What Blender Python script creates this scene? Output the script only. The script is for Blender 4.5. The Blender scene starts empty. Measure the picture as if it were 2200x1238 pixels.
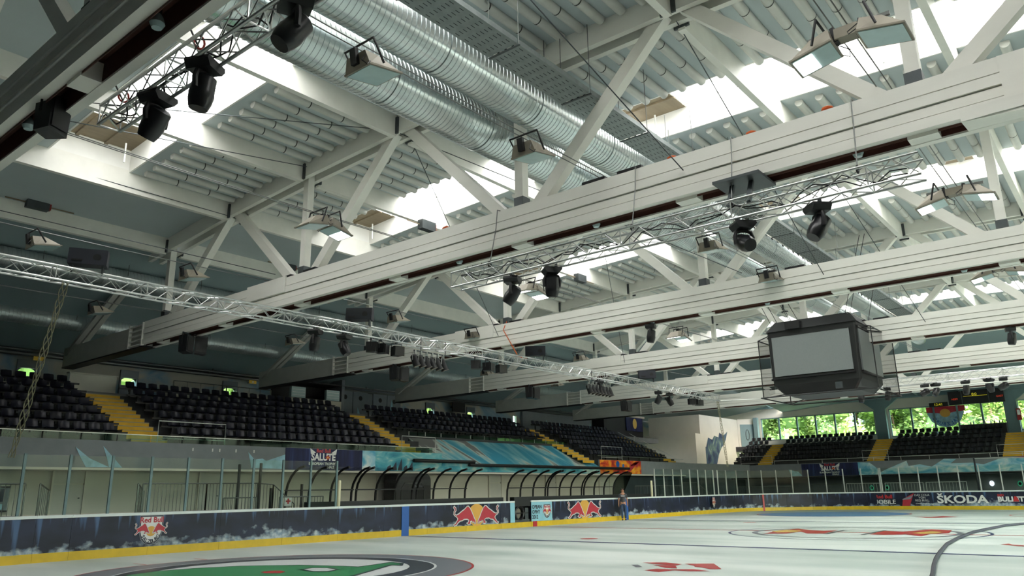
import bpy, math, random
from mathutils import Vector, Matrix
R = random.Random(7)
sc = bpy.context.scene
COL = sc.collection
pi = math.pi

# ---------------------------------------------------------------- camera
cam_d = bpy.data.cameras.new('camera'); cam = bpy.data.objects.new('camera', cam_d); COL.objects.link(cam)
CYAW, CPITCH, CROLL = math.radians(39.145), math.radians(14.967), math.radians(-0.948)
_f = Vector((math.cos(CYAW)*math.cos(CPITCH), math.sin(CYAW)*math.cos(CPITCH), math.sin(CPITCH)))
_r = Vector((math.sin(CYAW), -math.cos(CYAW), 0)); _u = _r.cross(_f)
_r2 = math.cos(CROLL)*_r + math.sin(CROLL)*_u; _u2 = -math.sin(CROLL)*_r + math.cos(CROLL)*_u
_m = Matrix((_r2, _u2, -_f)).transposed().to_4x4(); _m.translation = (-31.074, -9.093, 1.678)
cam.matrix_world = _m
cam_d.sensor_width = 36; cam_d.lens = 1636.6*36/2200; cam_d.clip_end = 500; cam_d.clip_start = .05
sc.camera = cam

# ---------------------------------------------------------------- sky, sun, exposure
w = bpy.data.worlds.new('sky'); sc.world = w; w.use_nodes = True
wn = w.node_tree; bg = wn.nodes['Background']
sky = wn.nodes.new('ShaderNodeTexSky'); sky.sky_type = 'NISHITA'; sky.sun_disc = False
sky.sun_elevation = math.radians(52); sky.sun_rotation = math.radians(200); sky.dust_density = 6; sky.air_density = 1.0; sky.ozone_density = .5
wn.links.new(sky.outputs[0], bg.inputs[0]); bg.inputs[1].default_value = 2.5
sd = bpy.data.lights.new('sun', 'SUN'); sd.energy = 4.0; sd.angle = .02; sd.color = (1, .95, .85)
sun = bpy.data.objects.new('sun', sd); COL.objects.link(sun); sun.rotation_euler = Vector((.6, -.12, -.79)).to_track_quat('-Z', 'Y').to_euler()
SKYL = 7.5      # daylight coming through the opal roof lights
LAMP = 14.0
sc.view_settings.view_transform = 'Standard'; sc.view_settings.look = 'None'
sc.view_settings.gamma = 1; sc.view_settings.exposure = 0.2; sc.view_settings.use_curve_mapping = False

# ---------------------------------------------------------------- materials
def lin(c):
    return tuple(((x/255+.055)/1.055)**2.4 if x > 10 else x/255/12.92 for x in c)
M = {}
def mat(name, col, rough=.6, metal=0, var=.10, scale=3, bump=0, emit=0, stretch=None, spec=.5, coat=0):
    m = bpy.data.materials.new(name); m.use_nodes = True; n = m.node_tree; b = n.nodes['Principled BSDF']
    c = lin(col); b.inputs['Roughness'].default_value = rough; b.inputs['Metallic'].default_value = metal
    b.inputs['Specular IOR Level'].default_value = spec
    if coat: b.inputs['Coat Weight'].default_value = coat
    if var:
        tc = n.nodes.new('ShaderNodeTexCoord'); mp = n.nodes.new('ShaderNodeMapping'); nz = n.nodes.new('ShaderNodeTexNoise')
        mp.inputs['Scale'].default_value = stretch or (1, 1, 1); nz.inputs['Scale'].default_value = scale; nz.inputs['Detail'].default_value = 5
        rp = n.nodes.new('ShaderNodeValToRGB'); rp.color_ramp.elements[0].position = .3; rp.color_ramp.elements[1].position = .72
        rp.color_ramp.elements[0].color = (*[x*(1-var) for x in c], 1); rp.color_ramp.elements[1].color = (*[min(1, x*(1+var*.5)) for x in c], 1)
        n.links.new(tc.outputs['Object'], mp.inputs[0]); n.links.new(mp.outputs[0], nz.inputs[0]); n.links.new(nz.outputs[0], rp.inputs[0])
        n.links.new(rp.outputs[0], b.inputs['Base Color'])
        if bump:
            bp = n.nodes.new('ShaderNodeBump'); bp.inputs['Strength'].default_value = bump; bp.inputs['Distance'].default_value = .02
            n.links.new(nz.outputs[0], bp.inputs['Height']); n.links.new(bp.outputs[0], b.inputs['Normal'])
    else: b.inputs['Base Color'].default_value = (*c, 1)
    if emit:
        b.inputs['Emission Color'].default_value = (*c, 1); b.inputs['Emission Strength'].default_value = emit
    M[name] = m; return m
mat('timber', (236, 235, 226), .55, var=.07, scale=2, stretch=(1, .25, 1))
mat('timber_shaded', (202, 202, 194), .6, var=.08, scale=2)  # same paint as timber, with shade put into the colour
mat('slot_brown', (84, 48, 38), .7, var=.2)
mat('panel_grey', (186, 197, 198), .6, var=.05, scale=.6)
mat('slope_grey', (150, 168, 170), .65, var=.06, scale=.4)
mat('tube_white', (206, 207, 200), .6, var=.05)
mat('curb_white', (240, 240, 234), .5, var=.03)
mat('wood_brown', (136, 122, 98), .6, var=.2, scale=2, stretch=(.3, 3, 1))
mat('opal', (255, 255, 255), .5, var=0, emit=SKYL)
mat('galv', (208, 216, 216), .27, .9, var=.10, scale=1.2, bump=.05)
mat('galv_side', (196, 204, 204), .42, .6, var=.10, scale=1.2, bump=.05)
mat('tray', (140, 148, 148), .5, .6, var=.15, scale=6)
mat('hole_black', (10, 10, 12), .8, var=0)
mat('steel_dark', (82, 88, 90), .5, .5, var=.15)
mat('strap', (58, 58, 54), .6, .3, var=0)
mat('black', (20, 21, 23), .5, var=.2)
mat('black_gloss', (24, 25, 28), .3, var=.15)
mat('alu', (200, 202, 200), .32, .9, var=.08, scale=8)
mat('wire', (120, 122, 120), .5, .6, var=0)
mat('lamp_glass', (176, 200, 200), .15, var=.06, scale=6)
mat('lamp_house', (138, 132, 118), .55, .2, var=.15)
mat('lamp_lit', (255, 255, 250), .4, var=0, emit=LAMP)
mat('red_sling', (150, 40, 34), .6, var=.1)
mat('orange', (214, 96, 40), .5, var=.1)
mat('screen', (132, 138, 138), .5, var=.04, scale=20)
mat('tier_shade', (62, 64, 66), .85, var=.15, scale=2)  # tier concrete, darkened to paint in the shadow between seat rows
mat('concrete', (132, 134, 134), .8, var=.12, scale=1.5, bump=.1)
mat('wall_white', (214, 212, 198), .75, var=.06, scale=.8)
mat('wall_cream', (196, 192, 176), .8, var=.12, scale=.6)
mat('wall_dark', (58, 70, 78), .7, var=.3, scale=.7)
mat('wall_grey', (128, 134, 138), .7, var=.08)
mat('door_grey', (200, 200, 190), .6, var=.04)
mat('steel_door', (120, 128, 134), .45, .3, var=.08)
mat('teal_steel', (112, 138, 140), .6, var=.06)
mat('step_yellow', (226, 176, 40), .65, var=.15, scale=3)
mat('step_tread', (168, 160, 128), .8, var=.15, scale=4)
mat('seat_navy', (13, 15, 32), .34, var=.15, scale=5, spec=.35)
mat('seat_black', (26, 28, 32), .3, var=.15, scale=5)
mat('rail', (112, 114, 112), .4, .6, var=.08)
mat('rail_white', (214, 216, 210), .45, .2, var=.05)
mat('pad_cream', (232, 226, 190), .6, var=.05)
mat('cap_white', (226, 234, 232), .4, var=.05)
mat('kick_yellow', (222, 186, 36), .45, var=.12, scale=3, bump=.05)
mat('navy', (30, 36, 72), .5, var=.2, scale=1)
mat('blue_line', (30, 92, 172), .4, var=.06)
mat('line_blue', (52, 62, 120), .3, var=.1)
mat('line_red', (196, 52, 56), .3, var=.1)
mat('mark_grey', (132, 136, 144), .3, var=.05)
mat('mark_dark', (66, 70, 80), .3, var=.05)
mat('mark_green', (60, 150, 96), .3, var=.06)
mat('mark_white', (236, 240, 238), .3, var=.02)
mat('mark_yellow', (226, 190, 96), .3, var=.05)
mat('mark_ltblue', (110, 160, 214), .3, var=.15)
mat('bull_red', (186, 46, 62), .45, var=.08, scale=6)
mat('print_white', (232, 232, 230), .5, var=.03)
mat('print_gold', (224, 170, 74), .45, var=.06)
mat('print_ink', (34, 40, 60), .5, var=0)
mat('print_ltblue', (150, 206, 222), .5, var=.12, scale=2)
mat('ice_print', (160, 206, 222), .6, var=.35, scale=3)
mat('led_yellow', (230, 216, 40), .5, var=0, emit=.5)
mat('led_red', (230, 60, 30), .5, var=0, emit=.3)
mat('exit_sign', (206, 172, 60), .5, var=0, emit=.06)
mat('fire_red', (170, 30, 26), .4, var=.08)
mat('skin', (206, 150, 122), .55, var=.06, scale=12)
mat('hair', (58, 32, 24), .6, var=.2, scale=30)
mat('shirt', (84, 86, 94), .8, var=.15, scale=18)
mat('shirt_red', (128, 44, 44), .8, var=.1)
mat('jeans', (62, 82, 112), .85, var=.2, scale=14)
mat('shoe', (34, 30, 36), .6, var=.1)
mat('hose', (62, 62, 72), .55, var=.12, scale=8)
mat('rope', (132, 130, 104), .8, var=.25, scale=20)
mat('bark', (92, 74, 56), .9, var=.25, scale=6)
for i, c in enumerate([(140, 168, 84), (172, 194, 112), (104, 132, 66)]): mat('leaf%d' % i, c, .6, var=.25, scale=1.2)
mat('gravel', (150, 148, 140), .9, var=.2, scale=1)
mat('grass', (104, 122, 78), .9, var=.2, scale=1)

def node_mat(name):
    m = bpy.data.materials.new(name); m.use_nodes = True; M[name] = m
    return m, m.node_tree, m.node_tree.nodes['Principled BSDF'], lambda t: m.node_tree.nodes.new(t)
def thin_glass(name, tint, refl=.09):
    m, n, b, N = node_mat(name); n.nodes.remove(b)
    tr = N('ShaderNodeBsdfTransparent'); gl = N('ShaderNodeBsdfGlossy'); mx = N('ShaderNodeMixShader'); lw = N('ShaderNodeLayerWeight'); mm = N('ShaderNodeMath')
    tr.inputs[0].default_value = (*tint, 1); gl.inputs['Roughness'].default_value = .03; lw.inputs[0].default_value = .25
    mm.operation = 'MULTIPLY_ADD'; mm.inputs[1].default_value = .12; mm.inputs[2].default_value = refl*.05
    n.links.new(lw.outputs['Fresnel'], mm.inputs[0]); n.links.new(mm.outputs[0], mx.inputs[0])
    n.links.new(tr.outputs[0], mx.inputs[1]); n.links.new(gl.outputs[0], mx.inputs[2])
    n.links.new(mx.outputs[0], n.nodes['Material Output'].inputs[0])
thin_glass('glass', (.90, .95, .92)); thin_glass('win_glass', (.86, .94, .92)); thin_glass('poly', (.90, .90, .88)); thin_glass('green_glass', (.62, .78, .70), .12)
thin_glass('smoke', (.34, .36, .36), .15)

def ramp(n, els):
    r = n.nodes.new('ShaderNodeValToRGB'); cr = r.color_ramp
    while len(cr.elements) < len(els): cr.elements.new(.5)
    for e, (p, c) in zip(cr.elements, els): e.position = p; e.color = (*lin(c), 1) if max(c) > 1 else (*c, 1)
    return r
# ice: pale with grey-green worn patches
m, n, b, N = node_mat('ice')
tc = N('ShaderNodeTexCoord'); mp = N('ShaderNodeMapping'); mp.inputs['Rotation'].default_value = (0, 0, .66); mp.inputs['Scale'].default_value = (.45, .12, 1)
nz = N('ShaderNodeTexNoise'); nz.inputs['Scale'].default_value = 1.1; nz.inputs['Detail'].default_value = 6
rp = ramp(n, [(.33, (190, 204, 196)), (.6, (222, 229, 222))])
n.links.new(tc.outputs['Object'], mp.inputs[0]); n.links.new(mp.outputs[0], nz.inputs[0]); n.links.new(nz.outputs[0], rp.inputs[0]); n.links.new(rp.outputs[0], b.inputs['Base Color'])
rr = ramp(n, [(.3, (.34, .34, .34)), (.7, (.56, .56, .56))]); n.links.new(nz.outputs[0], rr.inputs[0]); n.links.new(rr.outputs[0], b.inputs['Roughness'])
b.inputs['Specular IOR Level'].default_value = .12
# board print: navy with icicle streaks from the top and frozen spray along the foot
m, n, b, N = node_mat('board_print'); b.inputs['Roughness'].default_value = .45; b.inputs['Specular IOR Level'].default_value = .4
tc = N('ShaderNodeTexCoord'); sp = N('ShaderNodeSeparateXYZ'); n.links.new(tc.outputs['Object'], sp.inputs[0])
def noise(scale3, sc_, det=4):
    mp = N('ShaderNodeMapping'); mp.inputs['Scale'].default_value = scale3; nz = N('ShaderNodeTexNoise'); nz.inputs['Scale'].default_value = sc_; nz.inputs['Detail'].default_value = det
    n.links.new(tc.outputs['Object'], mp.inputs[0]); n.links.new(mp.outputs[0], nz.inputs[0]); return nz.outputs[0]
def mth(op, a, b_, c=None):
    k = N('ShaderNodeMath'); k.operation = op
    for i, v in enumerate((a, b_, c)):
        if v is None: continue
        if isinstance(v, (int, float)): k.inputs[i].default_value = v
        else: n.links.new(v, k.inputs[i])
    return k.outputs[0]
base = ramp(n, [(.35, (15, 19, 36)), (.65, (34, 40, 66))]); n.links.new(noise((.5, .5, 1), 1.5), base.inputs[0])
st = noise((3.2, 3.2, .12), 1.6, 3); thr = mth('SUBTRACT', 1.28, sp.outputs[2])
stk = mth('SUBTRACT', st, mth('MULTIPLY_ADD', thr, .22, .50)); stk = mth('MULTIPLY', stk, 9)
stc = N('ShaderNodeClamp'); n.links.new(stk, stc.inputs[0])
spn = noise((1.1, 1.1, 1.6), 2.2, 8); spl = noise((.16, .16, .01), 1.0, 2)
h = mth('MULTIPLY_ADD', sp.outputs[2], -1.4, .74); h = mth('ADD', h, mth('MULTIPLY_ADD', spl, 1.5, -.78)); spk = mth('MULTIPLY', mth('ADD', h, mth('MULTIPLY_ADD', spn, 1.6, -.98)), 3.2)
spc = N('ShaderNodeClamp'); n.links.new(spk, spc.inputs[0])
m1 = N('ShaderNodeMixRGB'); m1.inputs[2].default_value = (*lin((92, 124, 168)), 1); n.links.new(mth('MULTIPLY', stc.outputs[0], .6), m1.inputs[0]); n.links.new(base.outputs[0], m1.inputs[1])
ic = ramp(n, [(.3, (112, 142, 170)), (.62, (206, 216, 220))]); n.links.new(noise((2, 2, 2), 3, 6), ic.inputs[0])
m2 = N('ShaderNodeMixRGB'); n.links.new(mth('MULTIPLY', spc.outputs[0], .85), m2.inputs[0]); n.links.new(m1.outputs[0], m2.inputs[1]); n.links.new(ic.outputs[0], m2.inputs[2]); n.links.new(m2.outputs[0], b.inputs['Base Color'])
# painted murals
def mural(name, els, scale3, sc_, det=6, dist=1.5, rot=0):
    m, n, b, N = node_mat(name); b.inputs['Roughness'].default_value = .7
    tc = N('ShaderNodeTexCoord'); mp = N('ShaderNodeMapping'); mp.inputs['Scale'].default_value = scale3; mp.inputs['Rotation'].default_value = (0, 0, rot)
    nz = N('ShaderNodeTexNoise'); nz.inputs['Scale'].default_value = sc_; nz.inputs['Detail'].default_value = det; nz.inputs['Distortion'].default_value = dist
    rp = ramp(n, els); n.links.new(tc.outputs['Object'], mp.inputs[0]); n.links.new(mp.outputs[0], nz.inputs[0]); n.links.new(nz.outputs[0], rp.inputs[0]); n.links.new(rp.outputs[0], b.inputs['Base Color'])
mural('mural_teal', [(.28, (36, 110, 140)), (.45, (70, 160, 178)), (.6, (120, 190, 196)), (.74, (216, 224, 206))], (.6, .6, 1.4), 1.1)
mural('mural_roof', [(.40, (60, 152, 180)), (.50, (128, 192, 202)), (.55, (200, 210, 200)), (.58, (124, 124, 122))], (.55, .16, .16), 1.25, 4, .5, .35)
mural('mural_fire', [(.3, (150, 24, 20)), (.46, (214, 70, 26)), (.6, (236, 150, 30)), (.72, (246, 190, 50))], (.8, .8, 1.2), 1.1)
mural('mural_cloud', [(.35, (90, 168, 200)), (.5, (160, 206, 218)), (.65, (226, 232, 228))], (.5, .5, 1.2), 1.2)
mural('banner_navy', [(.4, (20, 26, 62)), (.62, (34, 44, 92)), (.75, (70, 92, 140))], (2.5, 2.5, .15), 1.6, 3, 0)
mural('wall_mural', [(.45, (186, 184, 170)), (.58, (150, 172, 184)), (.72, (90, 140, 176))], (.3, .3, .5), 1.2)
mural('dragon', [(.35, (30, 38, 66)), (.5, (62, 84, 108)), (.62, (96, 120, 110)), (.78, (206, 214, 210))], (.5, .5, .5), 1.3)
# safety net
m, n, b, N = node_mat('net'); n.nodes.remove(b)
tc = N('ShaderNodeTexCoord'); sp = N('ShaderNodeSeparateXYZ'); n.links.new(tc.outputs['Object'], sp.inputs[0])
ds = N('ShaderNodeBsdfDiffuse'); ds.inputs[0].default_value = (.02, .02, .02, 1); tr = N('ShaderNodeBsdfTransparent'); mx = N('ShaderNodeMixShader'); mx.inputs[0].default_value = .30
n.links.new(tr.outputs[0], mx.inputs[1]); n.links.new(ds.outputs[0], mx.inputs[2]); n.links.new(mx.outputs[0], n.nodes['Material Output'].inputs[0])

# ---------------------------------------------------------------- geometry helpers
OFF = {}
def tagp(o, label=None, cat=None, group=None, kind=None):
    for k, v in (('label', label), ('category', cat), ('group', group), ('kind', kind)):
        if v: o[k] = v
    return o
def thing(name, label, cat, loc=(0, 0, 0), group=None, kind=None, rz=0):
    o = bpy.data.objects.new(name, None); o.empty_display_size = .1; COL.objects.link(o); o.location = loc; o.rotation_euler = (0, 0, rz)
    OFF[o.name] = Vector(loc); return tagp(o, label, cat, group, kind)
def local(name, label, cat, group=None):       # prototype built around its own origin
    o = thing(name, label, cat, (0, 0, 0), group); return o
def ctree(o, parent=None):
    c = o.copy(); COL.objects.link(c)
    if parent is not None: c.parent = parent
    for ch in KIDS.get(o.name, ()): ctree(ch, c)
    return c
KIDS = {}
class MB:
    def __init__(s): s.v = []; s.f = []; s.mi = []; s.cm = 0
    def add(s, vs, fs):
        k = len(s.v); s.v += [tuple(x) for x in vs]; s.f += [tuple(i+k for i in f) for f in fs]; s.mi += [s.cm]*len(fs); return s
    def box(s, x0, x1, y0, y1, z0, z1):
        return s.add([(x0, y0, z0), (x1, y0, z0), (x1, y1, z0), (x0, y1, z0), (x0, y0, z1), (x1, y0, z1), (x1, y1, z1), (x0, y1, z1)],
                     [(0, 3, 2, 1), (4, 5, 6, 7), (0, 1, 5, 4), (1, 2, 6, 5), (2, 3, 7, 6), (3, 0, 4, 7)])
    def hexa(s, p): return s.add(p, [(0, 3, 2, 1), (4, 5, 6, 7), (0, 1, 5, 4), (1, 2, 6, 5), (2, 3, 7, 6), (3, 0, 4, 7)])
    def beam(s, a, b, wd, ht, up=(0, 0, 1)):
        a = Vector(a); b = Vector(b); d = (b-a).normalized(); u = Vector(up); sd = d.cross(u)
        if sd.length < 1e-4: sd = d.cross(Vector((1, 0, 0)))
        sd.normalize(); u = sd.cross(d); sd *= wd/2; u *= ht/2
        return s.hexa([a-sd-u, a+sd-u, b+sd-u, b-sd-u, a-sd+u, a+sd+u, b+sd+u, b-sd+u])
    def tube(s, pts, r, n=8, cap=True, rs=None):
        P = [Vector(p) for p in pts]; k = len(s.v); prev = None; vs = []; fs = []
        for i, p in enumerate(P):
            d = (P[min(i+1, len(P)-1)]-P[max(i-1, 0)]).normalized()
            if prev is None: sd = d.cross(Vector((0, 0, 1)) if abs(d.z) < .95 else Vector((1, 0, 0))).normalized()
            else: sd = (prev-d*prev.dot(d)).normalized()
            prev = sd; u = sd.cross(d); rr = rs[i] if rs else r
            vs += [p+sd*(rr*math.cos(2*pi*j/n))+u*(rr*math.sin(2*pi*j/n)) for j in range(n)]
        for i in range(len(P)-1):
            for j in range(n): fs.append((i*n+j, i*n+(j+1) % n, (i+1)*n+(j+1) % n, (i+1)*n+j))
        if cap: fs.append(tuple(range(n-1, -1, -1))); fs.append(tuple((len(P)-1)*n+j for j in range(n)))
        return s.add(vs, fs)
    def cyl(s, a, b, r0, r1=None, n=12, cap=True): return s.tube([a, b], 0, n, cap, [r0, r0 if r1 is None else r1])
    def poly(s, pts): return s.add(pts, [tuple(range(len(pts)))])
    def prism(s, pts, vec):
        k = len(pts); v = Vector(vec); a = [Vector(p) for p in pts]; b = [p+v for p in a]
        return s.add(a+b, [tuple(range(k-1, -1, -1)), tuple(range(k, 2*k))]+[(i, (i+1) % k, k+(i+1) % k, k+i) for i in range(k)])
    def lathe(s, prof, n=16, o=(0, 0, 0), ax=(0, 0, 1)):
        o = Vector(o); ax = Vector(ax).normalized(); sd = ax.cross(Vector((0, 0, 1)) if abs(ax.z) < .9 else Vector((1, 0, 0))).normalized(); u = ax.cross(sd); vs = []; fs = []
        for r_, z in prof: vs += [o+ax*z+sd*(r_*math.cos(2*pi*j/n))+u*(r_*math.sin(2*pi*j/n)) for j in range(n)]
        for i in range(len(prof)-1):
            for j in range(n): fs.append((i*n+j, i*n+(j+1) % n, (i+1)*n+(j+1) % n, (i+1)*n+j))
        fs.append(tuple(range(n-1, -1, -1))); fs.append(tuple((len(prof)-1)*n+j for j in range(n)))
        return s.add(vs, fs)
    def ribbon(s, pts, wd, nrm, closed=False):
        P = [Vector(p) for p in pts]; nn = Vector(nrm); q = P+[P[0]] if closed else P
        for a, b in zip(q, q[1:]):
            d = b-a
            if d.length < 1e-6: continue
            d.normalize(); sd = d.cross(nn).normalized()*wd/2; e = d*wd*.45
            s.add([a-e-sd, b+e-sd, b+e+sd, a-e+sd], [(0, 1, 2, 3)])
        return s
    def mesh(s, name, mats, smooth=False, off=Vector((0, 0, 0))):
        me = bpy.data.meshes.new(name); me.from_pydata([tuple(Vector(v)-off) for v in s.v], [], s.f)
        for m_ in (mats if isinstance(mats, (list, tuple)) else [mats]): me.materials.append(M[m_])
        if isinstance(mats, (list, tuple)): me.polygons.foreach_set('material_index', s.mi)
        if smooth:
            me.polygons.foreach_set('use_smooth', [True]*len(me.polygons)); me.set_sharp_from_angle(angle=math.radians(smooth if smooth is not True else 40))
        return me
    def build(s, name, mats, parent=None, smooth=False, label=None, kind=None):
        off = OFF.get(parent.name, Vector((0, 0, 0))) if parent else Vector((0, 0, 0))
        return link(name, s.mesh(name, mats, smooth, off), parent, label, kind, off)
def link(name, me, parent=None, label=None, kind=None, off=None):
    o = bpy.data.objects.new(name, me); COL.objects.link(o)
    if parent is not None: o.parent = parent; KIDS.setdefault(parent.name, []).append(o)
    OFF[o.name] = off if off is not None else Vector((0, 0, 0))
    return tagp(o, label, kind=kind)
def struct(name, mb, m_, smooth=False): return tagp(mb.build(name, m_, None, smooth), kind='structure')
def B(*a): return MB().box(*a)
_tc = {}
def text_mesh(txt, size, mname, offset=0, align='CENTER', shear=0, sx=1):
    key = (txt, size, mname, offset, align, shear, sx)
    if key not in _tc:
        cu = bpy.data.curves.new('t', 'FONT'); cu.body = txt; cu.size = size; cu.align_x = align; cu.align_y = 'CENTER'; cu.offset = offset; cu.shear = shear; cu.resolution_u = 3
        cu.space_character = 1
        ob = bpy.data.objects.new('t', cu); COL.objects.link(ob); me = bpy.data.meshes.new_from_object(ob); bpy.data.objects.remove(ob); bpy.data.curves.remove(cu)
        me.transform(Matrix.Diagonal((sx, 1, 1, 1))); me.materials.clear(); me.materials.append(M[mname]); _tc[key] = me
    return _tc[key]
def lettering(txt, size, mname, parent, loc, xdir, ydir=(0, 0, 1), name='lettering', **k):
    me = text_mesh(txt, size, mname, **k); o = link(name, me, parent); x = Vector(xdir).normalized(); y = Vector(ydir).normalized(); z = x.cross(y)
    mt = Matrix((x, y, z)).transposed().to_4x4(); mt.translation = Vector(loc)-OFF.get(parent.name, Vector((0, 0, 0))); o.matrix_local = mt; return o
ORD = ['nearest', 'second', 'third', 'fourth', 'fifth', 'sixth', 'seventh', 'eighth', 'ninth', 'tenth', 'eleventh', 'twelfth', 'thirteenth', 'fourteenth']
# ================================================================ SETTING
# ---------------------------------------------------------------- ice
def arc(cx, cy, r, a0, a1, n): return [(cx+r*math.cos(a0+(a1-a0)*i/n), cy+r*math.sin(a0+(a1-a0)*i/n)) for i in range(n+1)]
def rink(r_=0.0):
    k = 8.5-r_; L = 30-r_; W = 15-r_
    return arc(21.5, 6.5, k, pi/2, 0, 14)+arc(21.5, -6.5, k, 0, -pi/2, 14)+arc(-21.5, -6.5, k, -pi/2, -pi, 14)+arc(-21.5, 6.5, k, pi, pi/2, 14)
ice = struct('floor', MB().poly([(x, y, 0) for x, y in reversed(rink())]), 'ice')
struct('floor_concrete', B(-40, 46, -29, 30, -.3, -.03), 'concrete')
def imark(name, pts, m_, z=.004, label=None): return MB().poly([(x, y, z) for x, y in pts]).build(name, m_, ice, label=label)
def iring(name, cx, cy, r0, r1, m_, z=.004, n=72, label=None):
    mb = MB(); a = arc(cx, cy, r0, 0, 2*pi, n)[:-1]; c = arc(cx, cy, r1, 0, 2*pi, n)[:-1]
    return mb.add([(x, y, z) for x, y in a+c], [(i, n+i, n+(i+1) % n, (i+1) % n) for i in range(n)]).build(name, m_, ice, label=label)
for X in (-8.67, 8.67): imark('blue_line', [(X-.15, -15, .004)[:2], (X+.15, -15), (X+.15, 15), (X-.15, 15)], 'line_blue')
imark('red_line', [(-.12, -15), (.12, -15), (.12, 15), (-.12, 15)], 'line_red')
imark('goal_line', [(25.97, -13.7), (26.03, -13.7), (26.03, 13.7), (25.97, 13.7)], 'line_red')
iring('centre_circle', 0, 0, 4.4, 4.5, 'line_blue'); iring('centre_ring', 0, 0, 3.4, 3.62, 'mark_grey', .005)
for X in (-7.17, 7.17):
    for Y in (7, -7): imark('faceoff_spot', arc(X, Y, .32, 0, 2*pi, 20)[:-1], 'line_red')
for cx, cy in ((20, 7), (20, -7)):
    iring('faceoff_circle', cx, cy, 4.4, 4.5, 'line_red')
imark('faceoff_print', arc(20, 7, 4.38, 0, 2*pi, 40)[:-1], 'mark_ltblue', .003, 'light blue print filling the far face-off circle')
iring('faceoff_circle', -20, 7, 4.44, 4.5, 'line_red', .006); iring('grey_ring', -20, 7, 3.62, 4.44, 'mark_grey', .005); iring('white_hairline', -20, 7, 3.56, 3.62, 'mark_white', .005); iring('dark_ring', -20, 7, 2.98, 3.56, 'mark_dark', .005)
imark('white_disc', arc(-20, 7, 2.98, 0, 2*pi, 40)[:-1], 'mark_white', .003)
G = [(-22.6, 9.15), (-21.73, 9.42), (-20.83, 9.27), (-19.88, 8.77), (-19.01, 7.7), (-18.62, 6.39), (-18.56, 5.94), (-18.07, 6.02), (-17.3, 6.2), (-17.4, 5.69), (-17.8, 5.29), (-17.84, 5.6), (-19.93, 4.44), (-21.5, 4.8), (-22.8, 6.3), (-22.9, 8.0)]
imark('green_figure', G, 'mark_green', .007, 'green painted figure inside the near face-off circle'); MB().ribbon([(x, y, .0085) for x, y in G], .09, (0, 0, 1), True).build('figure_outline', 'mark_dark', ice)
imark('white_oval', [(-19.69, 6.6), (-19.32, 6.72), (-19.12, 6.36), (-19.25, 5.83), (-19.65, 5.68), (-19.84, 6.01)], 'mark_white', .010)
MB().ribbon([(x, y, .0115) for x, y in [(-19.69, 6.6), (-19.32, 6.72), (-19.12, 6.36), (-19.25, 5.83), (-19.65, 5.68), (-19.84, 6.01)]], .09, (0, 0, 1), True).build('oval_outline', 'mark_dark', ice)
imark('red_oval', [(-20.52, 6.99), (-20.25, 7.03), (-20.1, 6.79), (-20.22, 6.47), (-20.48, 6.32), (-20.65, 6.61)], 'line_red', .010)
for nm, P, c in (('bull_print', [(-2.04, 2.63), (.51, 2.97), (1.98, 2.74), (.94, 1.82), (.76, 1.31), (1.27, .94), (-1.1, .72), (-1.31, 1.24), (-.19, 1.89), (-1.59, 1.92)], 'line_red'),
                 ('bull_print', [(-1.1, -.87), (1.53, -.7), (1.11, -1.45), (3.12, -1.99), (2.68, -2.79), (.74, -3.06), (-.07, -2.63), (-1.56, -2.64), (-.66, -1.94), (-1.2, -1.38)], 'line_red')): imark(nm, P, c, .007)
for P in ([(-.25, 3.0), (.77, 2.78), (.63, 2.14), (-.56, 1.93), (-1.11, 2.45)], [(.3, -1.95), (1.77, -2.26), (1.28, -2.77), (.28, -2.71), (-.18, -2.35)]): imark('sun_print', P, 'mark_yellow', .009)
for P in ([(-1.4, .65), (1.52, .8), (1.56, .67), (-1.49, .46)], [(-1.36, -.62), (1.68, -.63), (1.73, -.75), (-1.38, -.79)]): imark('stick_print', P, 'mark_dark', .009)
for P in ([(-14.36, .67), (-14.05, .22), (-14.28, -.32), (-14.6, -.36), (-14.62, -.1), (-14.51, .34)], [(-14.72, .2), (-14.66, -.35), (-15.19, -.68), (-15.23, -.41)], [(-14.15, -.32), (-13.78, -.87), (-14.87, -1.56), (-15.03, -1.37), (-14.75, -1.05), (-14.7, -.85), (-14.46, -.7)],
          [(-15.89, -.26), (-15.45, -.33), (-15.45, -.64), (-15.16, -1.05), (-15.38, -1.54), (-15.64, -1.18), (-15.57, -.82), (-16.08, -.71)], [(16.46, 1.61), (15.97, .59), (17.81, .38), (16.58, -.62), (15.21, 0), (14.94, .61)],
          [(-4.61, -5.33), (-4.16, -5.48), (-4.63, -5.62), (-4.7, -5.9), (-5.27, -5.97), (-5.15, -5.79), (-4.87, -5.54)]): imark('red_print', P, 'line_red', .005)
imark('grey_print', [(-14.95, .62), (-14.85, .5), (-15.3, .12), (-15.42, .22)], 'mark_grey', .005)

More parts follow.
